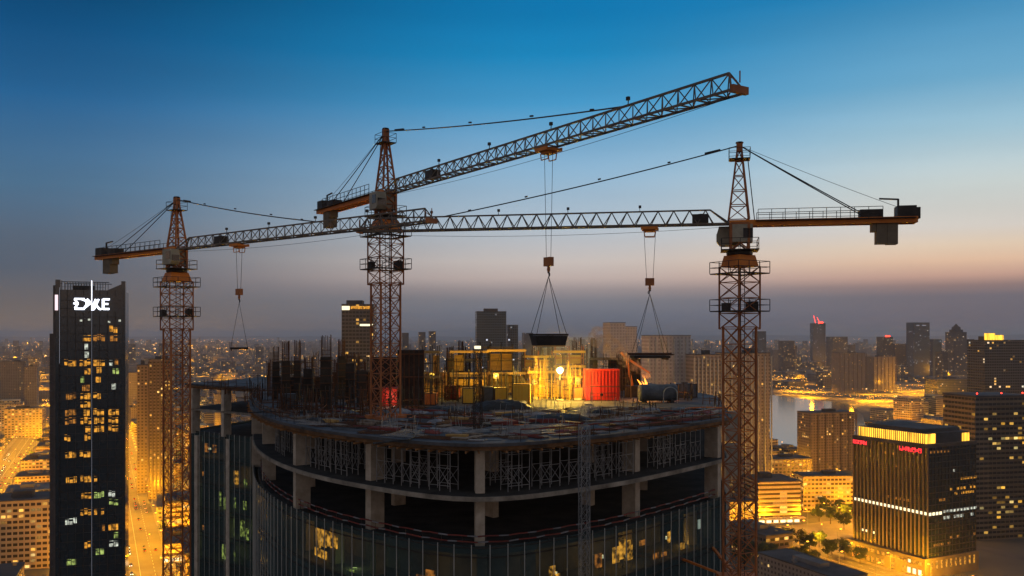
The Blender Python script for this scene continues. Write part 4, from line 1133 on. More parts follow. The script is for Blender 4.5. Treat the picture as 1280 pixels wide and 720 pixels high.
while len(placed) < 400 and tries < 14000:
    tries += 1
    if fixed: px_, py_, kind, mat = fixed.pop(0); p = gnd2(px_,py_); x, y = p.x, p.y
    else:
        px_ = R.uniform(300,905); py_ = R.uniform(495,556); p = gnd2(px_,py_); x, y = p.x, p.y
        kind = R.choice(['sheets']*4+['bars']*5+['timbers']*3+['tarp']+['mat']*5+['hose'])
        mat = {'mat':R.choice(['rebar','galvanised']),'hose':R.choice(['tarp_black','orange_paint']),'sheets':R.choice(['ply_worn','ply_worn','tarp_grey','tarp_black','dull_red','blue_grey']),'bars':R.choice(['rebar','rebar','dull_red','blue_grey']),'timbers':R.choice(['ply_worn','ply_worn','ply_worn','plywood','dull_red']),'tarp':R.choice(['tarp_black','tarp_grey','blue_grey','dull_red'])}[kind]
    r_ = 1.15 if kind != 'bars' else 1.5
    if not in_poly(x,y,deck_in) or any((x-a)**2+(y-b_)**2 < (r_+c_)**2*.42 for a,b_,c_ in placed): continue
    if (x+13.5)**2+(y-94)**2 < 9 or (x+3.3)**2+(y-84)**2 < 4: continue
    if y > 107: continue
    placed.append((x,y,r_))
    key = (kind,mat,R.randint(0,2)); nm,lb,ct = nm_of[kind]
    if key in protos: o = protos[key].copy(); COL.objects.link(o)
    else: o = sheet_stack(kind,mat).build(nm,mat); protos[key] = o
    o.location = (x,y,DECK+.004); o.rotation_euler.z = face_angle(x,y)*.7+R.choice([0,0,0,PI/2])+R.gauss(0,.16); s_ = (R.uniform(1.3,1.6) if len(placed) < 4 else R.uniform(.7,1.0) if kind in ('mat','hose') else R.uniform(.4,.75)); o.scale = (s_,s_,s_*R.uniform(.8,1.3))
    h_,dd = deck_zone(x,y)
    lab = (lb % mats_w[mat])+' on the %s of the deck, %s' % (dd,h_)
    tag(o, lab, ct, lab)

# ------------------------------------------------------------------ landmark buildings
def bbox_building(name, label, corner, rz, w_, dep, h, mat, roof='roof_dark', group=None, cat='building', keepr=None, roofstuff=True, parapet=True):
    """corner = nearest ground corner; x along the front, y back"""
    t = empty(name, corner, rz, label, cat, group)
    MB().box(0,w_,0,dep,0,h).build('wall',mat,t)
    if parapet:
        rf = MB().box(-.3,w_+.3,-.3,dep+.3,h+.004,h+.5); rfo = rf.build('roof',roof,t)
    else:
        rfo = MB().box(.3,w_-.3,.3,dep-.3,h+.004,h+.4).build('roof',roof,t)
    if roofstuff:
        q = random.Random(int(abs(corner[0])*7+h)); 
        for k in range(q.randint(1,2)):
            a = q.uniform(.15,.55)*w_; b_ = q.uniform(.2,.5)*dep
            MB().box(a,a+w_*.25,b_,b_+dep*.25,h+.51,h+.5+q.uniform(2,4.5)).build('rooftop_room',roof,rfo)
    c_ = Vector(corner)+Matrix.Rotation(rz,3,'Z') @ Vector((w_/2,dep/2,0))
    keep(c_.x,c_.y,keepr or max(w_,dep)*.75)
    return t

# --- dark office tower with the white sign
RZ = math.radians(19)
c0 = Vector((-.514*418*1.0, 418, 0))   # px 75
c0 = Vector(((74-CX)/F*405, 405, 0))
t = empty('sign_tower', c0, RZ, 'slim dark glass office tower with a glowing white rooftop sign', 'office tower')
TW = 27.0; TD = 30.0; TH_ = 150+(HY-362)/F*405
MB().box(0,TW,0,TD,0,TH_).build('glass_wall','tower_glass',t)
# raised corner fins and roof screen
fin = MB(); fin.prism([(-1.6,0),(.5,0),(.5,6),(-1.6,6)],0,TH_+4.6,[(-1.6,0),(.5,0),(.5,6),(-1.6,6)]); fin.box(TW-.8,TW+1.0,-.2,5,0,TH_+4.4)
fin.prism([(TW-5.5,1),(TW-.8,1),(TW-.8,4),(TW-5.5,4)],TH_,TH_+.05); 
fin.build('corner_fin','tower_glass',t)
tri = MB(); tri.v = [(TW-7,1,TH_),(TW-.81,1,TH_),(TW-.81,1,TH_+3),(TW-7,3,TH_),(TW-.81,3,TH_),(TW-.81,3,TH_+3)]; tri.f = [(0,1,2),(3,5,4),(0,2,5,3),(0,3,4,1),(1,4,5,2)]
tri.build('corner_gusset','tower_glass',t)
scr = MB(); k = 1.0
while k < TW-6.5: scr.bar((k,.6,TH_),(k,.6,TH_+3.7),.22,.22); k += 1.15
scr.bar((.6,.6,TH_+3.7),(TW-6,.6,TH_+3.7),.34); scr.bar((.6,.6,TH_+1.4),(TW-8,.6,TH_+1.4),.12); scr.bar((.6,12,TH_+3.5),(TW-6,12,TH_+3.5),.3)
k = 1.0
while k < TW-6.5: scr.bar((k,12,TH_),(k,12,TH_+3.5),.2,.2); k += 1.15
scr.box(5,14,4,10,TH_,TH_+2.2)
scr.build('roof_screen','dark_steel',t)
an = MB(); an.bar((TW*.5,2,TH_),(TW*.5,2,TH_+5),.12); an.bar((TW*.4,2,TH_),(TW*.4,2,TH_+4.3),.08); an.bar((TW*.3,2,TH_),(TW*.3,2,TH_+4),.08); an.build('antenna','dark_steel',t)
# lower side block with clad ribs
sb = MB().box(-4.2,-1.65,1.5,TD,0,150+(HY-417)/F*405); sbo = sb.build('side_block','side_cladding',t)
rb = MB()
for k in range(38): rb.box(-4.28,-4.203,1.5,TD,3.85*k+.4,3.85*k+1.0).box(-4.2,-1.7,1.42,1.497,3.85*k+.4,3.85*k+1.0)
rb.build('spandrels','concrete_dark',sbo)
sb = MB().box(-2.6,-1.62,.4,1.45,0,TH_+2); sb.build('edge_pier','side_cladding',t)
ml = MB()
for k in range(9):
    x = k*TW/8; ml.bar((x,-.12,0),(x,-.12,TH_),.14 if k%2 else .3,.2)
for k in range(int(TH_/3.85)): ml.bar((0,-.05,k*3.85+.2),(TW,-.05,k*3.85+.2),.08,.22)
ml.build('mullions','dark_steel',t)
led = MB().bar((TW*.505,-.35,TH_-9.5),(TW*.505,-.35,TH_+4.4),.3); led.build('light_strip','sign_white',t)
led = MB().bar((TW*.505,-.35,4),(TW*.505,-.35,TH_-9.6),.1); led.bar((.15,-.25,TH_-34),(.15,-.25,TH_+1),.14); led.build('light_line','led_line',t)
MB().box(-1.75,-.5,-.16,-.02,TH_-9.5,TH_-2.4).build('pink_sign','sign_pink',t)
# sign strokes, copied from the photograph: broken E, D wedge, X, K, E
S = MB(); sx0, sz0, sh_, sw = 6.0, TH_-8.9, 4.8, 15.6
def stroke(pts, w_=.85):
    for a, b_ in zip(pts, pts[1:]): S.bar((sx0+a[0]*sw,-.62,sz0+a[1]*sh_),(sx0+b_[0]*sw,-.62,sz0+b_[1]*sh_),.4,w_)
stroke([(.02,.98),(.30,.98)],.8); stroke([(.0,.55),(.12,.52)],.8); stroke([(.03,.03),(.30,.03)],.95); stroke([(.03,.95),(.12,.55),(.04,.08)],.8)
stroke([(.22,.95),(.34,.8),(.36,.45),(.28,.06)],.8); stroke([(.36,.98),(.53,.35),(.53,-.1)],.95); stroke([(.28,.06),(.40,.4),(.46,.62)],.7)
stroke([(.60,.98),(.52,.3)],.7); stroke([(.68,.98),(.55,.0)],.8); stroke([(.59,.5),(.70,.02),(.75,.0)],.85)
stroke([(.80,1.0),(.80,0)],1.0); stroke([(.80,.97),(.98,.97)],.85); stroke([(.80,.52),(.94,.52)],.8); stroke([(.80,.03),(.97,.03)],.9)
S.build('sign_lettering','sign_white',t)
MB().box(5.0,TW-2.5,-.3,-.14,TH_-10,TH_-3).build('sign_backing','tower_glass',t)
for q in ((8.6,-14.6),(12.0,-14.2),(20.5,-15.2),(25,-14.6)):
    MB().box(q[0],q[0]+1.0,-.2,-.05,TH_+q[1],TH_+q[1]+.9).build('window','win_white',t)
# lit windows, columns given by photo px (front face 75..155)
lits = [(466,'a',[(138,148)]),(478,'a',[(104,117),(118,130)]),(481,'d',[(137,148)]),(414+49-0,'a',[]),
 ]
rows = {416:[(137,148,'a')],427:[(104,115,'a'),(117,132,'d')],429:[(138,148,'d')],436:[(106,111,'w')],444:[(106,112,'w')],
 463:[(81,96,'a'),(100,114,'a'),(117,132,'a'),(137,142,'w'),(144,149,'d')],472:[(106,114,'a'),(121,128,'a'),(137,150,'g')],484:[(120,127,'a'),(101,106,'g')],
 492:[(103,113,'d'),(140,146,'w')],502:[(101,114,'a'),(117,127,'a')],503:[(83,96,'d')],512:[(101,114,'a')],522:[(100,113,'a'),(117,131,'a'),(136,150,'a')],524:[(82,96,'d')],
 533:[(101,115,'a'),(118,131,'a'),(136,149,'a')],534:[(82,96,'d')],543:[(118,131,'a'),(136,149,'a'),(107,114,'a')],547:[(81,89,'a')],555:[(106,114,'a')],577:[(82,96,'a'),(100,114,'a')],
 603:[(83,97,'a'),(101,115,'a'),(118,131,'a')],624:[(136,150,'w')],628:[(102,115,'a'),(118,131,'g')],634:[(137,149,'g')],646:[(101,115,'a'),(118,131,'a')],650:[(82,97,'w')],
 662:[(124,132,'d'),(136,149,'a')],674:[(137,149,'g')],684:[(137,149,'w')],688:[(106,114,'a')],696:[(120,131,'g')],705:[(84,96,'g')]}
mm = {'a':'win_amber','d':'win_amber_dim','w':'win_white','g':'win_green'}
for y_, lst in rows.items():
    for a, b_, k in lst:
        f0 = (a-75)/80*TW; f1 = (b_-75)/80*TW
        dloc = 405+5; z = 150+(HY-y_)/F*dloc; fl = round((z-.2)/3.85); z = fl*3.85+.55
        wo = MB(); n = max(1, round((f1-f0)/1.7)); ww = (f1-f0)/n
        for i in range(n):
            if R.random() < .93:
                zz = z+R.choice([0,0,.5]); wo.box(f0+i*ww+.12, f0+(i+1)*ww-.12, -.04, -.012, zz, zz+R.choice([2.4,2.0,1.5])); wo.box(f0+i*ww+.12, f0+(i+1)*ww-.12, -.04, -.012, zz+2.5, zz+2.5+R.choice([.12,.3]))
        if wo.v: wo.build('window', mm[k], t)
fo_ = MB()
for k in range(12): fo_.box(k*TW/12+.2,k*TW/12+.9,-.6,-.1,0,7)
fo_.build('entrance_piers','fin_metal',t)
cc = c0+Matrix.Rotation(RZ,3,'Z') @ Vector((TW/2,TD/2,0)); keep(cc.x,cc.y,34)

# --- dark office block with glowing crown at right
RB = math.radians(26)
near = Vector(((1160-CX)/F*543, 543, 0)); 
ub = Vector((-math.sin(RB),math.cos(RB),0)); vb = Vector((math.cos(RB),math.sin(RB),0))
t = empty('crown_tower', near, RB, 'dark office block with a glowing yellow crown and red signs at the top', 'office tower')
BW, BD, BH_ = 44.0, 58.0, 150-(557-HY)/F*543
# footprint: x 0..BW, y 0..BD ; the long face the camera sees at left is x=0
MB().box(0,BW,0,BD,12,BH_).build('wall','fac_crown' if 'fac_crown' in MATS else 'tower_glass',t)
MB().box(-4.5,BW+1,-1.5,BD+4,0,11.99).build('podium','stone_pier',t)
pr = MB()
for k in range(20): y = BD*k/19; pr.box(-.75,-.02,y-.38,y+.38,12.0,BH_-1.5)
pr.build('stone_fins','stone_pier',t)
pr = MB()
for k in range(15): x = BW*k/14; pr.box(x-.12,x+.12,-.35,-.02,12.0,BH_-1.5)
for k in range(18): z = 14+k*3.75; pr.box(.3,BW-.3,-.3,-.03,z,z+.5)
pr.build('steel_fins','dark_steel',t)
pr = MB().box(-.9,BW+.4,-.5,BD+.5,BH_-1.49,BH_+.6); pr.build('cornice','roof_dark',t)
cr = MB().box(1.5,1.9,3,BD-2,BH_+.61,BH_+6.6); cr.box(1.5,10,2.6,3.0,BH_+.61,BH_+6.6).box(BW-9,BW-2.5,2.6,3.0,BH_+.61,BH_+5.8); 
cr.build('lit_crown','crown_light',t)
rb = MB()
for k in range(34): y = 3.2+(BD-6)*k/33; rb.box(1.15,1.48,y,y+.35,BH_+.61,BH_+6.6)
rb.build('crown_ribs','stone_pier',t)
MB().box(1.9,BW-3,3.05,BD-2,BH_+.61,BH_+6.9).box(4,BW-6,7,BD-8,BH_+6.91,BH_+9.2).build('roof','roof_dark',t)
# windows: the lit floor and scattered ones
def rowwin(z, lo, hi, face, step, w_, mat, prob=1.0, h=1.5):
    k = lo
    while k < hi:
        if R.random() < prob:
            a = MB().box(-.03,-.004,k,k+w_,z,z+h) if face == 'x' else MB().box(k,k+w_,-.03,-.004,z,z+h)
            a.build('window',mat,t)
        k += step
zr = lambda y_, d_: 150-(y_-HY)/F*d_
zrow = zr(643,547)
rowwin(zrow,.8,BD-1,'x',3.05,1.9,'win_bright',.97,1.9)
rowwin(zrow-.3,.8,12,'y',3.1,2.6,'win_bright',.9,1.9); 
rowwin(zr(640,552),14,BW-1,'y',3.14,2.6,'win_white',1,1.9); rowwin(zr(648,552),14,BW-1,'y',3.14,2.6,'win_white',.9,1.9)
rowwin(zr(619,552),18,BW-1,'y',3.14,2.5,'win_amber',.8); rowwin(zr(613,552),20,BW-1,'y',3.14,2.5,'win_amber',.7); rowwin(zr(601,552),30,BW-1,'y',3.14,2.5,'win_amber',.6)
rowwin(zr(625,552),10,24,'y',3.14,2.3,'win_amber_dim',.6); rowwin(zr(566,548),2,18,'y',3.14,1.8,'win_amber_dim',.7); rowwin(zr(680,552),2,26,'y',3.14,2.4,'win_amber_dim',.7)
rowwin(zr(673,552),20,BW,'y',3.14,2.4,'win_amber_dim',.3); rowwin(zr(590,552),4,BW,'y',3.14,1.6,'win_white',.15); rowwin(zr(575,552),4,BW,'y',3.14,1.6,'win_white',.12)
rowwin(zr(560,560),14,40,'x',3.05,1.0,'win_white',.2,1.0); rowwin(zr(570,560),10,46,'x',3.05,1.3,'win_amber',.15,1.3); rowwin(zr(585,560),8,40,'x',3.05,1.2,'win_amber_dim',.15)
rowwin(zr(627,556),14,34,'x',3.05,1.6,'win_amber_dim',.5); rowwin(zr(676,560),40,54,'x',3.05,2.0,'win_bright',.6)
def podwin(x, mat, y0, y1, z0, z1): MB().box(-4.53,-4.503,y0,y1,z0,z1).build('podium_window',mat,t)
for k in range(15):
    y = 1+k*4.0; podwin(0, R.choice(['win_amber','win_bright','win_amber']), y, y+R.uniform(1.6,2.8), 7.6, 9.6)
    if R.random() < .8: podwin(0, R.choice(['win_amber','win_bright']), y, y+2.4, 1.2, 4.6)
for k in range(10): MB().box(1+k*4.3,2.6+k*4.3,-1.53,-1.503,5,10).build('podium_window','win_amber',t)
# red signs on the long face: rows of small strokes
def red_sign(y0, y1, z0, h, n, seed):
    q = random.Random(seed); a = MB(); wch = (y1-y0)/n
    for i in range(n):
        ya = y1-i*wch; yb = ya-wch*.78
        for s_ in range(4):
            if q.random() < .75: a.bar((-1.2,ya-(.0 if s_%2 else wch*.3),z0+h*(s_/3.3)),(-1.2,yb,z0+h*(s_/3.3)),.2,.35)
        a.bar((-1.2,ya,z0),(-1.2,ya,z0+h),.2,.38)
        if q.random() < .6: a.bar((-1.2,yb,z0+h*.5*(q.random()<.5)),(-1.2,yb,z0+h),.2,.36)
    so_ = a.build('red_sign','sign_red',t)
    MB().box(-.98,-.8,y0-.6,y1+.6,z0-.4,z0+h+.4).build('sign_backing','roof_dark',t)
red_sign(46,57.5,BH_-4.7,2.4,5,3); red_sign(3.5,20,BH_-5.0,2.7,7,5)
cc = near+vb*22+ub*29; keep(cc.x,cc.y,52)

# --- banded tower at the right edge
c0 = Vector(((1219-CX)/F*640, 640, 0)); hR = zr(497,640)
t = empty('banded_tower', c0, RB-.25, 'brown banded tower with red roof beacons at the right edge', 'residential tower')
MB().box(0,46,0,34,0,hR).build('wall','fac_right',t)
bd = MB()
for k in range(int(hR/3.6)-1): bd.box(12,46.3,-1.0,-.02,k*3.6+3.3,k*3.6+3.9)
bd.build('balcony_bands','stone_pier',t)
MB().box(-.4,46.4,-.4,34.4,hR+.01,hR+1.4).build('roof','roof_dark',t)
for x in (1.5,22,40):
    q = empty('beacon',(x,0,hR+1.4)); q.parent = t
    MB().bar((0,0,0),(0,0,1.0),.2).build('mount','dark_steel',q); MB().lathe([(.15,1.0),(.7,1.5),(.15,2.1)],8).build('beacon_light','beacon_red',q)
cc = c0+vb*22+ub*17; keep(cc.x,cc.y,40)

# --- named blocks read off the photograph: (px0, px1, y_top, depth m, rz deg, material, label, base)
LB = [
 (1231,1300,425,1180,10,'fac_dark','dark slab tower with an amber lit rooftop at the right edge',34),
 (1050,1089,441,2250,22,'fac_resid_grey','left one of the twin grey slab blocks behind the lake shore',30),
 (1092,1126,446,2320,22,'fac_resid_grey','right one of the twin grey slab blocks behind the lake shore',30),
 (1013,1076,516,960,14,'fac_resid','pale apartment block on the near lake shore left of the crowned office',26),
 (812,866,419,720,6,'fac_pale','wide grey apartment tower right of the smoke',26),
 (868,903,443,700,6,'fac_tan','brown apartment tower left of the right crane mast',24),
 (906,966,441,760,6,'fac_tan','brown apartment tower right behind the right crane mast',24),
 (763,783,403,900,14,'fac_pale','narrow pale tower rising behind the smoke',22),
 (784,797,408,980,14,'fac_pale','thin tower right beside the narrow pale one',20),
 (427,468,380,880,4,'fac_dark','office tower with a lit top floor left of the tall crane mast',34),
 (596,634,389,1250,6,'fac_blue','dark blue glass tower above the amber scaffolds',34),
 (635,648,406,1270,6,'fac_blue','lower blue annex tower right of the blue glass tower',26),
 (186,212,449,800,14,'fac_resid','brown apartment tower left behind the left crane mast',22),
 (171,185,456,830,14,'fac_resid','narrow brown apartment tower left of its taller neighbour',20),
 (1016,1033,404,3900,5,'fac_blue','slim far tower with red antennas beyond the lake',30),
 (1142,1165,403,3100,12,'fac_blue','tall far glass tower with a lit blue top',40),
 (1166,1179,424,3150,12,'fac_blue','lower far block right of the tall far glass tower',40),
 (1104,1118,421,3200,12,'fac_dark','far block with a red rooftop light',40),
 (1119,1141,430,3250,12,'fac_dark','broad low far block beside the red lit one',40),
 (1192,1211,415,2900,12,'fac_dark','far tower with a stepped dome top',40),
 (1211,1219,424,2920,12,'fac_dark','slim far block right of the domed tower',30),
 (1041,1062,421,3600,12,'fac_dark','broad far block left of the red lit one',50),
 (1062,1070,431,3650,12,'fac_dark','low far annex of the broad far block',50),
 (945,959,414,3300,12,'fac_blue','far block just right of the right crane mast',30),
 (978,995,426,3300,12,'fac_dark','low far block left of the slim antenna tower',30),
 (503,511,416,2900,12,'fac_dark','first far tower right of the tall crane mast',30),
 (524,532,415,2950,12,'fac_dark','second far tower right of the tall crane mast',30),
 (537,545,414,3000,12,'fac_dark','third far tower right of the tall crane mast',30),
 (655,667,416,2800,12,'fac_blue','small far tower right of the blue glass tower',30),
 (676,682,422,2900,12,'fac_blue','tiny far tower left of the hanging skip',26),
 (1172,1232,474,1900,14,'fac_dark','long low dark block behind the crowned office',40),
 (1054,1110,555,1130,20,'fac_low','low block peeking out left of the crowned office',30),
 (0,28,452,1700,20,'fac_resid_grey','hazy apartment slab at the far left edge',22),
 (30,44,458,1650,20,'fac_resid_grey','second hazy apartment slab from the far left edge',22),
 (140,168,466,1500,20,'fac_resid_grey','hazy apartment slab just right of the sign tower',22),
 (1178,1186,440,2400,14,'fac_dark','small dark tower between the far glass tower and dome',30),
]
tops = {}
for (a,b_,yt,d_,rz,mat,lab,dep) in LB:
    x0 = (a-CX)/F*d_; x1 = (b_-CX)/F*d_; w_ = x1-x0; rr = math.radians(rz)
    h = 150+(HY-yt)/F*d_
    # visible width includes part of the side
    ww = w_/(math.cos(rr)+ (0.0 if a > 640 else 0.0))
    o = bbox_building('city_tower' if h > 70 else 'city_block', lab, (x0,d_,0), rr, ww*.97, min(dep,ww*1.5), h-.5, mat, roofstuff=(d_ < 2600 and yt > 425), keepr=max(ww,dep)*.7)
    tops[(a,b_)] = (o,ww,min(dep,ww*1.5),h)
def part_on(key, mb, nm, mat): return mb.build(nm, mat, tops[key][0])
o,ww,dp,h = tops[(1231,1300)]
part_on((1231,1300), MB().box(1,17,2,2.4,h,h+9).box(17.5,30,2,2.4,h,h+6.5), 'lit_crown','crown_light'); part_on((1231,1300), MB().box(14,24,2.5,16,h,h+7), 'rooftop_room','roof_dark')
part_on((1231,1300), MB().box(1,30,2.5,14,h,h+5), 'roof_frame','roof_dark')
o,ww,dp,h = tops[(427,468)]
part_on((427,468), MB().box(.3,8,-.15,-.02,h-6,h-2), 'roof_sign','win_bright'); part_on((427,468), MB().box(9,ww-3,-.15,-.02,h-5,h-2), 'lit_floor','win_amber')
part_on((427,468), MB().box(ww*.55,ww*.95,-.15,-.02,h-22,h-20), 'lit_floor','win_bright')
part_on((427,468), MB().box(4,20,6,24,h,h+4), 'rooftop_room','roof_dark')
o,ww,dp,h = tops[(596,634)]
part_on((596,634), MB().box(ww*.25,ww*.7,4,20,h,h+4), 'rooftop_room','roof_dark')
o,ww,dp,h = tops[(1142,1165)]
part_on((1142,1165), MB().box(ww*.15,ww*.35,-.3,-.1,h-12,h-9).box(ww*.5,ww*.75,-.3,-.1,h-12,h-9), 'lit_panel','led_line')
o,ww,dp,h = tops[(1016,1033)]
a_ = MB(); a_.bar((ww*.25,5,h),(ww*.1,5,h+34),1.2); a_.bar((ww*.6,5,h),(ww*.35,5,h+26),1.2); a_.box(ww*.5,ww*.8,1,12,h,h+6); part_on((1016,1033), a_, 'antenna','beacon_red')
for key in ((1104,1118),):
    o,ww,dp,h = tops[key]; part_on(key, MB().box(ww*.3,ww*.7,1,6,h,h+5), 'red_light','beacon_red')
o,ww,dp,h = tops[(1192,1211)]
part_on((1192,1211), MB().lathe([(ww*.42,h),(ww*.4,h+8),(ww*.28,h+8.1),(ww*.26,h+16),(ww*.14,h+20),(.5,h+28)],12,(ww/2,dp/2)), 'dome','roof_dark')
for key in ((812,866),(906,966),(868,903)):
    o,ww,dp,h = tops[key]
    pl = MB(); n = 7
    for k in range(n+1): x = ww*k/n; pl.box(x-.5,x+.5,-1.0,-.02,0,h-3)
    part_on(key, pl, 'facade_piers','fin_metal')
for key in ((1050,1089),(1092,1126),(186,212),(1013,1076)):
    o,ww,dp,h = tops[key]
    pl = MB(); n = 6
    for k in range(n+1): x = ww*k/n; pl.box(x-.6,x+.6,-1.2,-.02,0,h-2)
    part_on(key, pl, 'facade_piers','side_cladding')

# --- low cream buildings, lit, around the plaza at right and the streets at left
def low_block(lab, px0, px1, ybase, h, rz, dep, mat, canopy=False):
    d_ = 150*F/(ybase-HY); x0 = (px0-CX)/F*d_; x1 = (px1-CX)/F*d_
    t = bbox_building('low_office', lab, (x0,d_,0), math.radians(rz), (x1-x0)/math.cos(math.radians(rz))*1.0, dep, h, mat, 'roof_dark')
    ww = (x1-x0)/math.cos(math.radians(rz))
    if 'band' in mat:
        b_ = MB()
        for k in range(int(h/3.6)): b_.box(-.4,ww+.4,-.5,-.02,k*3.6+2.85,k*3.6+3.75)
        b_.build('band_ledges','concrete',t)
    if canopy:
        MB().box(-2,ww+2,-6,-.52,4.6,5.2).build('canopy','concrete',t)
        for k in range(6): MB().box(ww*(k+.15)/6,ww*(k+.85)/6,-.14,-.03,.6,4.2).build('shop_window','win_bright',t)
    return t
low_block('cream banded office with a glowing shop front by the plaza', 948,1003,655,33,8,36,'fac_bands',True)
low_block('cream office wing with a red central bay behind the plaza', 1004,1068,640,30,4,22,'fac_cream')
low_block('plain cream hall right behind the right crane mast', 905,946,672,26,6,20,'fac_low')
low_block('wide dim block between the brown towers and the lake', 958,1020,602,22,12,30,'fac_low')
low_block('cream block at the lower left corner with dark flat roof', -30,58,716,44,16,30,'fac_cream')
low_block('cream block in front of the sign tower foot at left', 62,66,730,20,16,22,'fac_cream')
low_block('wide low block behind the lower left cream block', -60,56,668,14,18,40,'fac_cream')
low_block('small cream house by the bright left street', 26,62,600,20,18,28,'fac_cream')
low_block('boxy cream block above the bright left street', 5,45,548,42,20,34,'fac_low')
low_block('low white lit hall at the foot of the left crane', 204,240,704,12,22,50,'fac_bands',True)
low_block('row of shops right of the bright left street', 196,214,650,10,22,60,'fac_low')

# ------------------------------------------------------------------ generic city
def visible(x, y, z=10, m_=40):
    if y < 200: return False
    px_, py_ = proj(x,y,z); return -m_ < px_ < 1280+m_ and py_ < 720+m_
def hidden_by_site(x, y, z):
    px_, py_ = proj(x,y,z); 
    return 335 < px_ < 900 and py_ > 505
def blocked(x, y, r_):
    return any((x-a)**2+(y-b_)**2 < (r_+c_)**2 for a,b_,c_ in SPECIAL) or in_poly(x,y,LK) or any(in_poly(x+dx,y+dy,LK) for dx,dy in ((25,0),(-25,0),(0,25),(0,-25)))
gen = []
VSx = list(range(-7000,8000,115)); 
def near_lot(v0, v1, u0, u1, w1, w2):
    for fu_ in (.28,.74):
        for fv_ in (.28,.74):
            if R.random() < .12: continue
            u_ = u0+(u1-u0)*fu_; v_ = v0+(v1-v0)*fv_
            gen.append((u_, v_, (v1-v0)*R.uniform(.26,.38), (u1-u0)*R.uniform(.24,.36)))
for i in range(len(VS)-1):
    for j in range(len(US)-1): near_lot(VS[i]+10,VS[i+1]-10,US[j]+10,US[j+1]-10,0,0)
near_b = []
for (u_,v_,w_,l_) in gen:
    p = uv(u_,v_)
    if not visible(p.x,p.y) or hidden_by_site(p.x,p.y,30) or blocked(p.x,p.y,max(w_,l_)*.6): continue
    # keep the plaza and the wide street free
    if 445 < u_ < 545 and 440 < v_ < 650: continue
    near_b.append((p,w_,l_))
near_b.sort(key=lambda q: q[0].y)
hues = ['fac_low','fac_cream','fac_resid','fac_office','fac_bands','fac_resid_grey']
wrd = {'fac_low':'tan','fac_cream':'cream','fac_resid':'brown','fac_office':'dark','fac_bands':'banded','fac_resid_grey':'grey'}
def zone(px_, d_):
    s_ = 'at the far left' if px_ < 60 else 'left of the left crane mast' if px_ < 215 else 'between left crane and site' if px_ < 400 else 'behind the site' if px_ < 900 else 'by the lake' if px_ < 1070 else 'right of the lake'
    q = 'near' if d_ < 800 else 'mid distance' if d_ < 1200 else 'distant'
    return s_, q
for p,w_,l_ in near_b[:235]:
    d_ = p.y; r_ = R.random()
    h = R.uniform(9,20) if r_ < .6 else R.uniform(20,36) if r_ < .9 or d_ < 700 else R.uniform(40,62)
    px_ = proj(p.x,p.y,0)[0]
    if px_ > 940 and d_ < 1400: h = min(h, 16)
    if px_ < 75 and d_ < 1300: h = min(h, 14)
    mat = R.choice(hues); s_, q = zone(px_, d_)
    hw_ = 'low' if h < 16 else 'mid height' if h < 30 else 'tall'
    lab = '%s %s block %s, %s among lit streets' % (hw_, wrd[mat], s_, q)
    t = empty('city_block', (p.x,p.y,0), TH+R.choice([0,0,0,.04,-.05]), lab, 'building', lab)
    MB().box(-w_/2,w_/2,-l_/2,l_/2,0,h).build('wall',mat,t)
    rf = MB().box(-w_/2-.3,w_/2+.3,-l_/2-.3,l_/2+.3,h+.004,h+.7)
    rf = rf.build('roof',R.choice(['roof_dark','roof_dark','roof_grey']),t)
    if h > 28: MB().box(-w_*.38,w_*.38,-l_*.36,l_*.36,h+.71,h+R.uniform(3.5,7)).build('setback_floor',mat,rf)
    if d_ < 1500:
        a = MB()
        for q_ in range(R.randint(2,5)):
            X = R.uniform(-w_*.4,w_*.4); Y = R.uniform(-l_*.42,-l_*.2) if h > 28 else R.uniform(-l_*.42,l_*.42); a.box(X-1.1,X+1.1,Y-.8,Y+.8,h+.705,h+R.uniform(1.6,2.8))
        a.build('rooftop_plant','roof_grey',rf)
    if d_ < 1300 and h <= 28: MB().box(-w_*.2,w_*.1,-l_*.2,l_*.15,h+.71,h+R.uniform(3,4.5)).build('rooftop_room','roof_grey',t)
# far city as one mass
far = {'fac_far':MB(),'fac_resid_grey':MB()}
cntf = 0
for p,w_,l_ in near_b[235:]:
    mt = Matrix.Translation((p.x,p.y,0)) @ Matrix.Rotation(TH,4,'Z'); far['fac_far'].box(-w_/2,w_/2,-l_/2,l_/2,0,R.uniform(12,35),mt)
for u_ in list(range(1900,9000,120))+list(range(9000,17000,260)):
    for v_ in VSx:
        if R.random() < .3: continue
        uu = u_+R.uniform(-15,15); vv = v_+R.uniform(-15,15); p = uv(uu,vv)
        if not visible(p.x,p.y,20) or p.y > 16000 or blocked(p.x,p.y,45): continue
        if hidden_by_site(p.x,p.y,30): continue
        mt = Matrix.Translation((p.x,p.y,0)) @ Matrix.Rotation(TH,4,'Z')
        r_ = R.random(); h = R.uniform(10,26) if r_ < .85 else R.uniform(30,60) if r_ < .975 else R.uniform(70,110)
        w_ = R.uniform(25,70) if h < 40 else R.uniform(25,40); l_ = R.uniform(20,60) if h < 40 else 28
        far['fac_far' if R.random() < .7 else 'fac_resid_grey'].box(-w_/2,w_/2,-l_/2,l_/2,0,h,mt); cntf += 1
for k, (mat, lb) in enumerate((('fac_far','low far city blocks spreading to the horizon with amber windows'),('fac_resid_grey','grey far city blocks scattered between the amber ones'))):
    if far[mat].v: tag(far[mat].build('far_city', mat), lb, 'city blocks', kind='stuff')

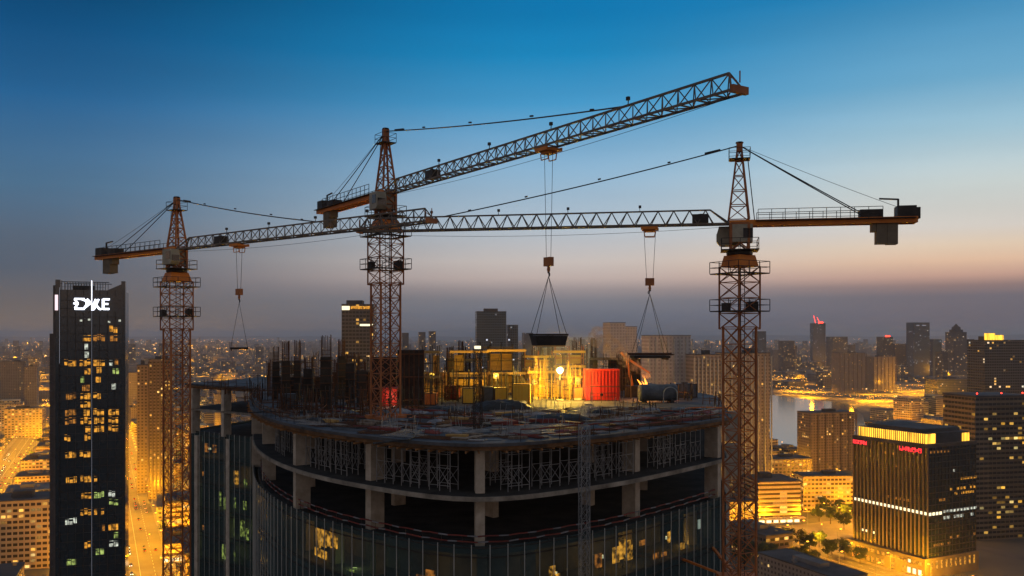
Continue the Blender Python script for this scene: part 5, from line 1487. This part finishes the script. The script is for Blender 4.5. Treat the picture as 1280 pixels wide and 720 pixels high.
# ------------------------------------------------------------------ street lamps
SOD = (1,.40,.008)
def lamp_proto():
    t = empty('street_lamp',(0,0,0))
    MB().bar((0,0,0),(0,0,11),.3,n=8,w2=.14).build('pole','galvanised',t)
    MB().bar((0,0,10.9),(2.2,0,11.5),.12,n=6).build('arm','galvanised',t)
    MB().box(1.6,2.9,-.35,.35,11.35,11.6).build('lamp_head','lamp_sodium',t)
    return t
lp = lamp_proto(); remember()
cand = []
def add_lamps(v=None, u=None, a=0, b_=0, wd=7, step=38, pw=1.0):
    k = a
    while k < b_:
        for s_ in (-1,1):
            kk = k+(step/2 if s_ > 0 else 0)
            if v is not None: p = uv(kk, v+s_*(wd+1.2)); rz = TH+(PI if s_ > 0 else 0)
            else: p = uv(u+s_*(wd+1.2), kk); rz = TH+PI/2+(PI if s_ > 0 else 0)
            cand.append((p, rz, pw))
        k += step
add_lamps(v=22,a=345,b_=1500,wd=17,step=34,pw=2.4); add_lamps(v=-95,a=345,b_=1650,wd=15,step=36,pw=2.4); add_lamps(v=440,a=300,b_=540,wd=13,step=30,pw=1.8)
for u in US[1:8]: add_lamps(u=u,a=-900 if u > 600 else -300,b_=1100 if u != 540 else 760,wd=7,step=62,pw=1.3)
for v in VS:
    if v not in (22,-95,440): add_lamps(v=v,a=560,b_=1400,wd=7,step=80,pw=1.2)
for k in range(5):
    for j in range(2): cand.append((uv(470+k*15, 475+j*60), k*1.3, 1.5))
ok = []
for p,rz,pw in cand:
    if not visible(p.x,p.y,5,20) or hidden_by_site(p.x,p.y,11) or in_poly(p.x,p.y,LK): continue
    if any((p.x-a)**2+(p.y-b_)**2 < (c_*.55)**2 for a,b_,c_ in SPECIAL): continue
    ok.append((p,rz,pw))
ok.sort(key=lambda q: q[0].y)
print('lamps', len(ok), 'near b', len(near_b), 'far', cntf)
first = True
LIM = 280
if len(ok) > LIM:
    heads = [q for q in ok if q[2] > 1.5][:150]; rest = [q for q in ok if q[2] <= 1.5]; st_ = max(1, len(rest)/(LIM-len(heads)))
    rest = [rest[int(i*st_)] for i in range(min(len(rest), LIM-len(heads)))]; ok = sorted(heads+rest, key=lambda q: q[0].y)
for p,rz,pw in ok[:LIM]:
    o = lp if first else copy_tree(lp); first = False
    o.location = (p.x,p.y,0); o.rotation_euler.z = rz
    uu, vv = to_uv(p)
    st_ = 'the bright avenue right of the sign tower' if abs(vv-22) < 25 else 'the bright avenue left of the sign tower' if abs(vv+95) < 25 else 'the street left of the crowned office' if abs(vv-440) < 20 else 'a side street'
    s_, q = zone(proj(p.x,p.y,0)[0], p.y)
    lab = 'amber street lamp, %s, on %s %s' % (q, st_, s_ if st_ == 'a side street' else '')
    tag(o, lab.strip(), 'street lamp', 'street lamps '+lab.strip())
    light(o, (2.2,0,11.0), 60000*pw, SOD, .5, 'POINT' if R.random() < .4 else 'POINT' if R.random() < .15 else 'SPOT', 'sodium_light')

# far lamps: one mass of lamp heads over the far streets, with lights at the brightest stretches
def octa(mb, p, r_):
    i = len(mb.v); x,y,z = p; mb.v += [(x+r_,y,z),(x-r_,y,z),(x,y+r_,z),(x,y-r_,z),(x,y,z+r_*.5),(x,y,z-r_*.5)]
    mb.f += [(i,i+2,i+4),(i+2,i+1,i+4),(i+1,i+3,i+4),(i+3,i,i+4),(i+2,i,i+5),(i+1,i+2,i+5),(i+3,i+1,i+5),(i,i+3,i+5)]
fa, fw = MB(), MB(); fl_lights = []
def far_ok(p): return visible(p.x,p.y,8,10) and not hidden_by_site(p.x,p.y,20) and not in_poly(p.x,p.y,LK)
n_far = 0
for u_ in range(1250,9500,26):
    for v_ in VSx:
        p = uv(u_+R.uniform(-8,8), v_+R.uniform(-6,6))
        # density varies in clusters
        cl = math.sin(p.x*.0021+1.3)+math.sin(p.y*.0013+p.x*.0007)+math.sin(p.x*.0047-p.y*.0031)
        if R.random() > (.30+.24*cl)*(1 if p.y < 4000 else .6) or not far_ok(p): continue
        s_ = R.uniform(.45,1.25)*(p.y/1800)**.8*(1.35 if p.x < -300 else 1)
        octa(fa if R.random() < .85 else fw, (p.x,p.y,R.uniform(9,14)), s_); n_far += 1
        if p.y < 5200 and R.random() < .07: fl_lights.append(p)
for k in range(3600):
    d_ = 9000*(4.5**R.random()); px_ = R.uniform(-20,1300); p = Vector(((px_-CX)/F*d_, d_, 0))
    if math.sin(p.x*.0007)+math.sin(p.y*.0004+2)+R.uniform(-1.6,1.6) < .3: continue
    octa(fa if R.random() < .8 else fw, (p.x,p.y,15), R.uniform(2,5.5)*(d_/9000)**.9)
for x0_,x1_,y_ in ((968,1050,493),(960,1030,486),(1075,1190,492),(1090,1200,500),(1040,1110,498),(1100,1180,484),(960,1010,474),(1060,1190,478),(1178,1220,466),(1180,1222,473),(45,150,505),(0,60,470),(0,60,452),(0,58,440),(0,60,428),(0,56,462),(0,58,482),(0,58,494),(40,160,455),(150,215,480),(158,175,520),(240,330,470),(230,320,425),(160,260,428),(100,320,430),(1120,1215,512),(1060,1215,505),(970,1060,436),(1060,1200,462),(960,1200,446),(1120,1230,490),(165,300,436),(200,290,448),(230,300,462),(262,320,440)):
    for k in range(34):
        q = R.random(); pxx = x0_+(x1_-x0_)*q; p = gnd(pxx, y_+6*q+R.uniform(-1.6,1.6))
        if in_poly(p.x,p.y,LK): continue
        octa(fa, (p.x,p.y,10), R.uniform(.5,.9)*(p.y/1800)**.8)
        if k % 6 == 0: fl_lights.append(p)
print('far lamps', n_far, len(fl_lights))
fo1 = tag(fa.build('far_street_lamps','lamp_far'), 'countless amber street lamps twinkling out to the horizon', 'street lamps', kind='stuff')
fo2 = tag(fw.build('far_white_lamps','lamp_far_white'), 'scattered white lamps twinkling among the amber ones', 'street lamps', kind='stuff')
R.shuffle(fl_lights)
for p in fl_lights[:330]:
    light(fo1, (p.x,p.y,22), 3.2e5*(p.y/2500)**.6, SOD, 4, 'POINT' if R.random() < .07 else 'SPOT', 'sodium_light')

# ------------------------------------------------------------------ trees
def tree_mesh(seed, h=9.0):
    q = random.Random(seed)
    tr_ = MB(); tr_.bar((0,0,0),(.1,0,h*.4),.4,n=7,w2=.26)
    for k in range(6):
        a = k*1.05+q.random(); tr_.bar((.08,0,h*(.28+.02*k)),(math.cos(a)*h*.2,math.sin(a)*h*.2,h*(.55+.05*k)),.16,n=5,w2=.05)
    cr_ = MB(); clumps = [(Vector((q.gauss(0,h*.17),q.gauss(0,h*.17),h*(.42+.5*q.random()))), h*q.uniform(.09,.17)) for _ in range(22)]
    for c_, r_ in clumps:
        for _ in range(90):
            d_ = Vector((q.gauss(0,1),q.gauss(0,1),q.gauss(0,.8))).normalized()*r_*q.uniform(.5,1.15); p = c_+d_
            s_ = q.uniform(.2,.42); a = Vector((q.gauss(0,1),q.gauss(0,1),q.gauss(0,1))).normalized()*s_; b_ = a.orthogonal().normalized()*s_*.8
            i = len(cr_.v); cr_.v += [tuple(p-a),tuple(p+b_),tuple(p+a),tuple(p-b_)]; cr_.f.append((i,i+1,i+2,i+3))
    return tr_, cr_
tp = []
for s_ in range(3):
    a, b_ = tree_mesh(40+s_, 10+s_); t = empty('street_tree',(0,0,0)); a.build('trunk','bark',t); b_.build('crown','leaf',t); tp.append(t)
remember(); usedp = set()
spots_t = [(945,700),(958,706),(930,712),(972,690),(985,686),(1000,688),(1012,690),(1024,684),(1035,700),(1005,700),(1040,694),(965,712),(990,706),(1016,708),(1030,642),(1042,646),(1018,638),(1006,633),(1050,640),(1060,650),(1038,655),(1024,652),(1055,662),(950,690),(938,698),(1075,705),(1056,700),
 (60,582),(48,590),(40,575),(62,612),(66,598),(52,560),(20,655),(34,650),(150,640),(199,690),(205,668),(202,640),(196,610),(193,596),(1048,612),(1062,618),(925,705),(920,690)]
desc = ['dark bushy street tree','broad loose street tree','tall uneven street tree']
for i,(px_,py_) in enumerate(spots_t):
    p = gnd(px_,py_)
    if any((p.x-a)**2+(p.y-b_)**2 < (c_*.45)**2 for a,b_,c_ in SPECIAL): continue
    k = i % 3
    if k in usedp: o = copy_tree(tp[k])
    else: o = tp[k]; usedp.add(k)
    o.location = p; o.rotation_euler.z = R.uniform(0,6); s_ = R.uniform(.8,1.35); o.scale = (s_,s_,s_)
    where = 'in the plaza gardens beside the crowned office' if px_ > 900 and py_ < 670 else 'in the dark clump at the foot of the right crane' if px_ > 900 else 'by the bright avenues at the left'
    tag(o, desc[k]+' '+where, 'tree', desc[k]+' '+where)
for k in range(3):
    if k not in usedp: 
        for c_ in list(CH.get(tp[k].name,[])): bpy.data.objects.remove(c_)
        bpy.data.objects.remove(tp[k])
# parked and moving cars on the avenues
def car_proto(mat):
    t = empty('car',(0,0,0))
    b_ = MB().prism([(-2.2,-.85),(2.2,-.85),(2.3,-.5),(2.3,.5),(2.2,.85),(-2.2,.85),(-2.3,.5),(-2.3,-.5)],.35,.85); b_.build('body',mat,t)
    MB().prism([(-1.5,-.8),(1.0,-.8),(1.0,.8),(-1.5,.8)],.854,1.42,[(-1.1,-.65),(.5,-.65),(.5,.65),(-1.1,.65)]).build('cabin','cab_glass',t)
    for x in (-1.4,1.4):
        for y in (-.8,.8):
            w_ = MB().lathe([(.3,-.1),(.34,-.08),(.34,.08),(.3,.1)],10); o = w_.build('wheel','tarp_black',t); o.rotation_euler = (PI/2,0,0); o.location = (x,y,.34)
    for y in (-.6,.6): MB().box(2.27,2.33,y-.16,y+.16,.55,.72).build('headlight','headlight_glow',t); MB().box(-2.33,-2.28,y-.16,y+.16,.6,.75).build('taillight','taillight_glow',t)
    return t
cp = [car_proto(m_) for m_ in ('white_paint','tarp_black','dull_red','blue_grey')]; cw = ['white','black','dark red','blue grey']; remember(); uc = set()
for v_, lst, nm in ((22,(-12,-5,5,12),'right of the sign tower'),(-95,(-10,-4,4,10),'left of the sign tower')):
    for k in range(85):
        u_ = R.uniform(480,1300); ln_ = R.choice(lst); p = uv(u_,v_+ln_)
        if not visible(p.x,p.y,1): continue
        i = R.randrange(4)
        if i in uc: o = copy_tree(cp[i])
        else: o = cp[i]; uc.add(i)
        o.location = (p.x,p.y,.02); o.rotation_euler.z = TH+PI/2+(PI if ln_ < 0 else 0)
        lab = '%s car driving %s on the avenue %s' % (cw[i], 'away' if ln_ > 0 else 'towards the site', nm); tag(o, lab, 'car', lab)
for i in range(4):
    if i not in uc:
        for c_ in list(CH.get(cp[i].name,[])): bpy.data.objects.remove(c_)
        bpy.data.objects.remove(cp[i])

# drop leftover helper empties
for o in list(bpy.data.objects):
    if o.name.startswith('jib') and o.type == 'EMPTY': bpy.data.objects.remove(o)

# ------------------------------------------------------------------ render settings
sc.view_settings.view_transform = 'Standard'; sc.view_settings.look = 'None'; sc.view_settings.exposure = 0; sc.view_settings.gamma = 1
sc.cycles.use_denoising = True; sc.cycles.max_bounces = 5; sc.cycles.diffuse_bounces = 2; sc.cycles.glossy_bounces = 2
sc.cycles.transparent_max_bounces = 12; sc.cycles.volume_bounces = 0; sc.cycles.transmission_bounces = 2
sc.cycles.use_light_tree = True; sc.cycles.sample_clamp_indirect = 3; sc.cycles.sample_clamp_direct = 30
sc.cycles.volume_step_rate = 1; sc.cycles.volume_max_steps = 64
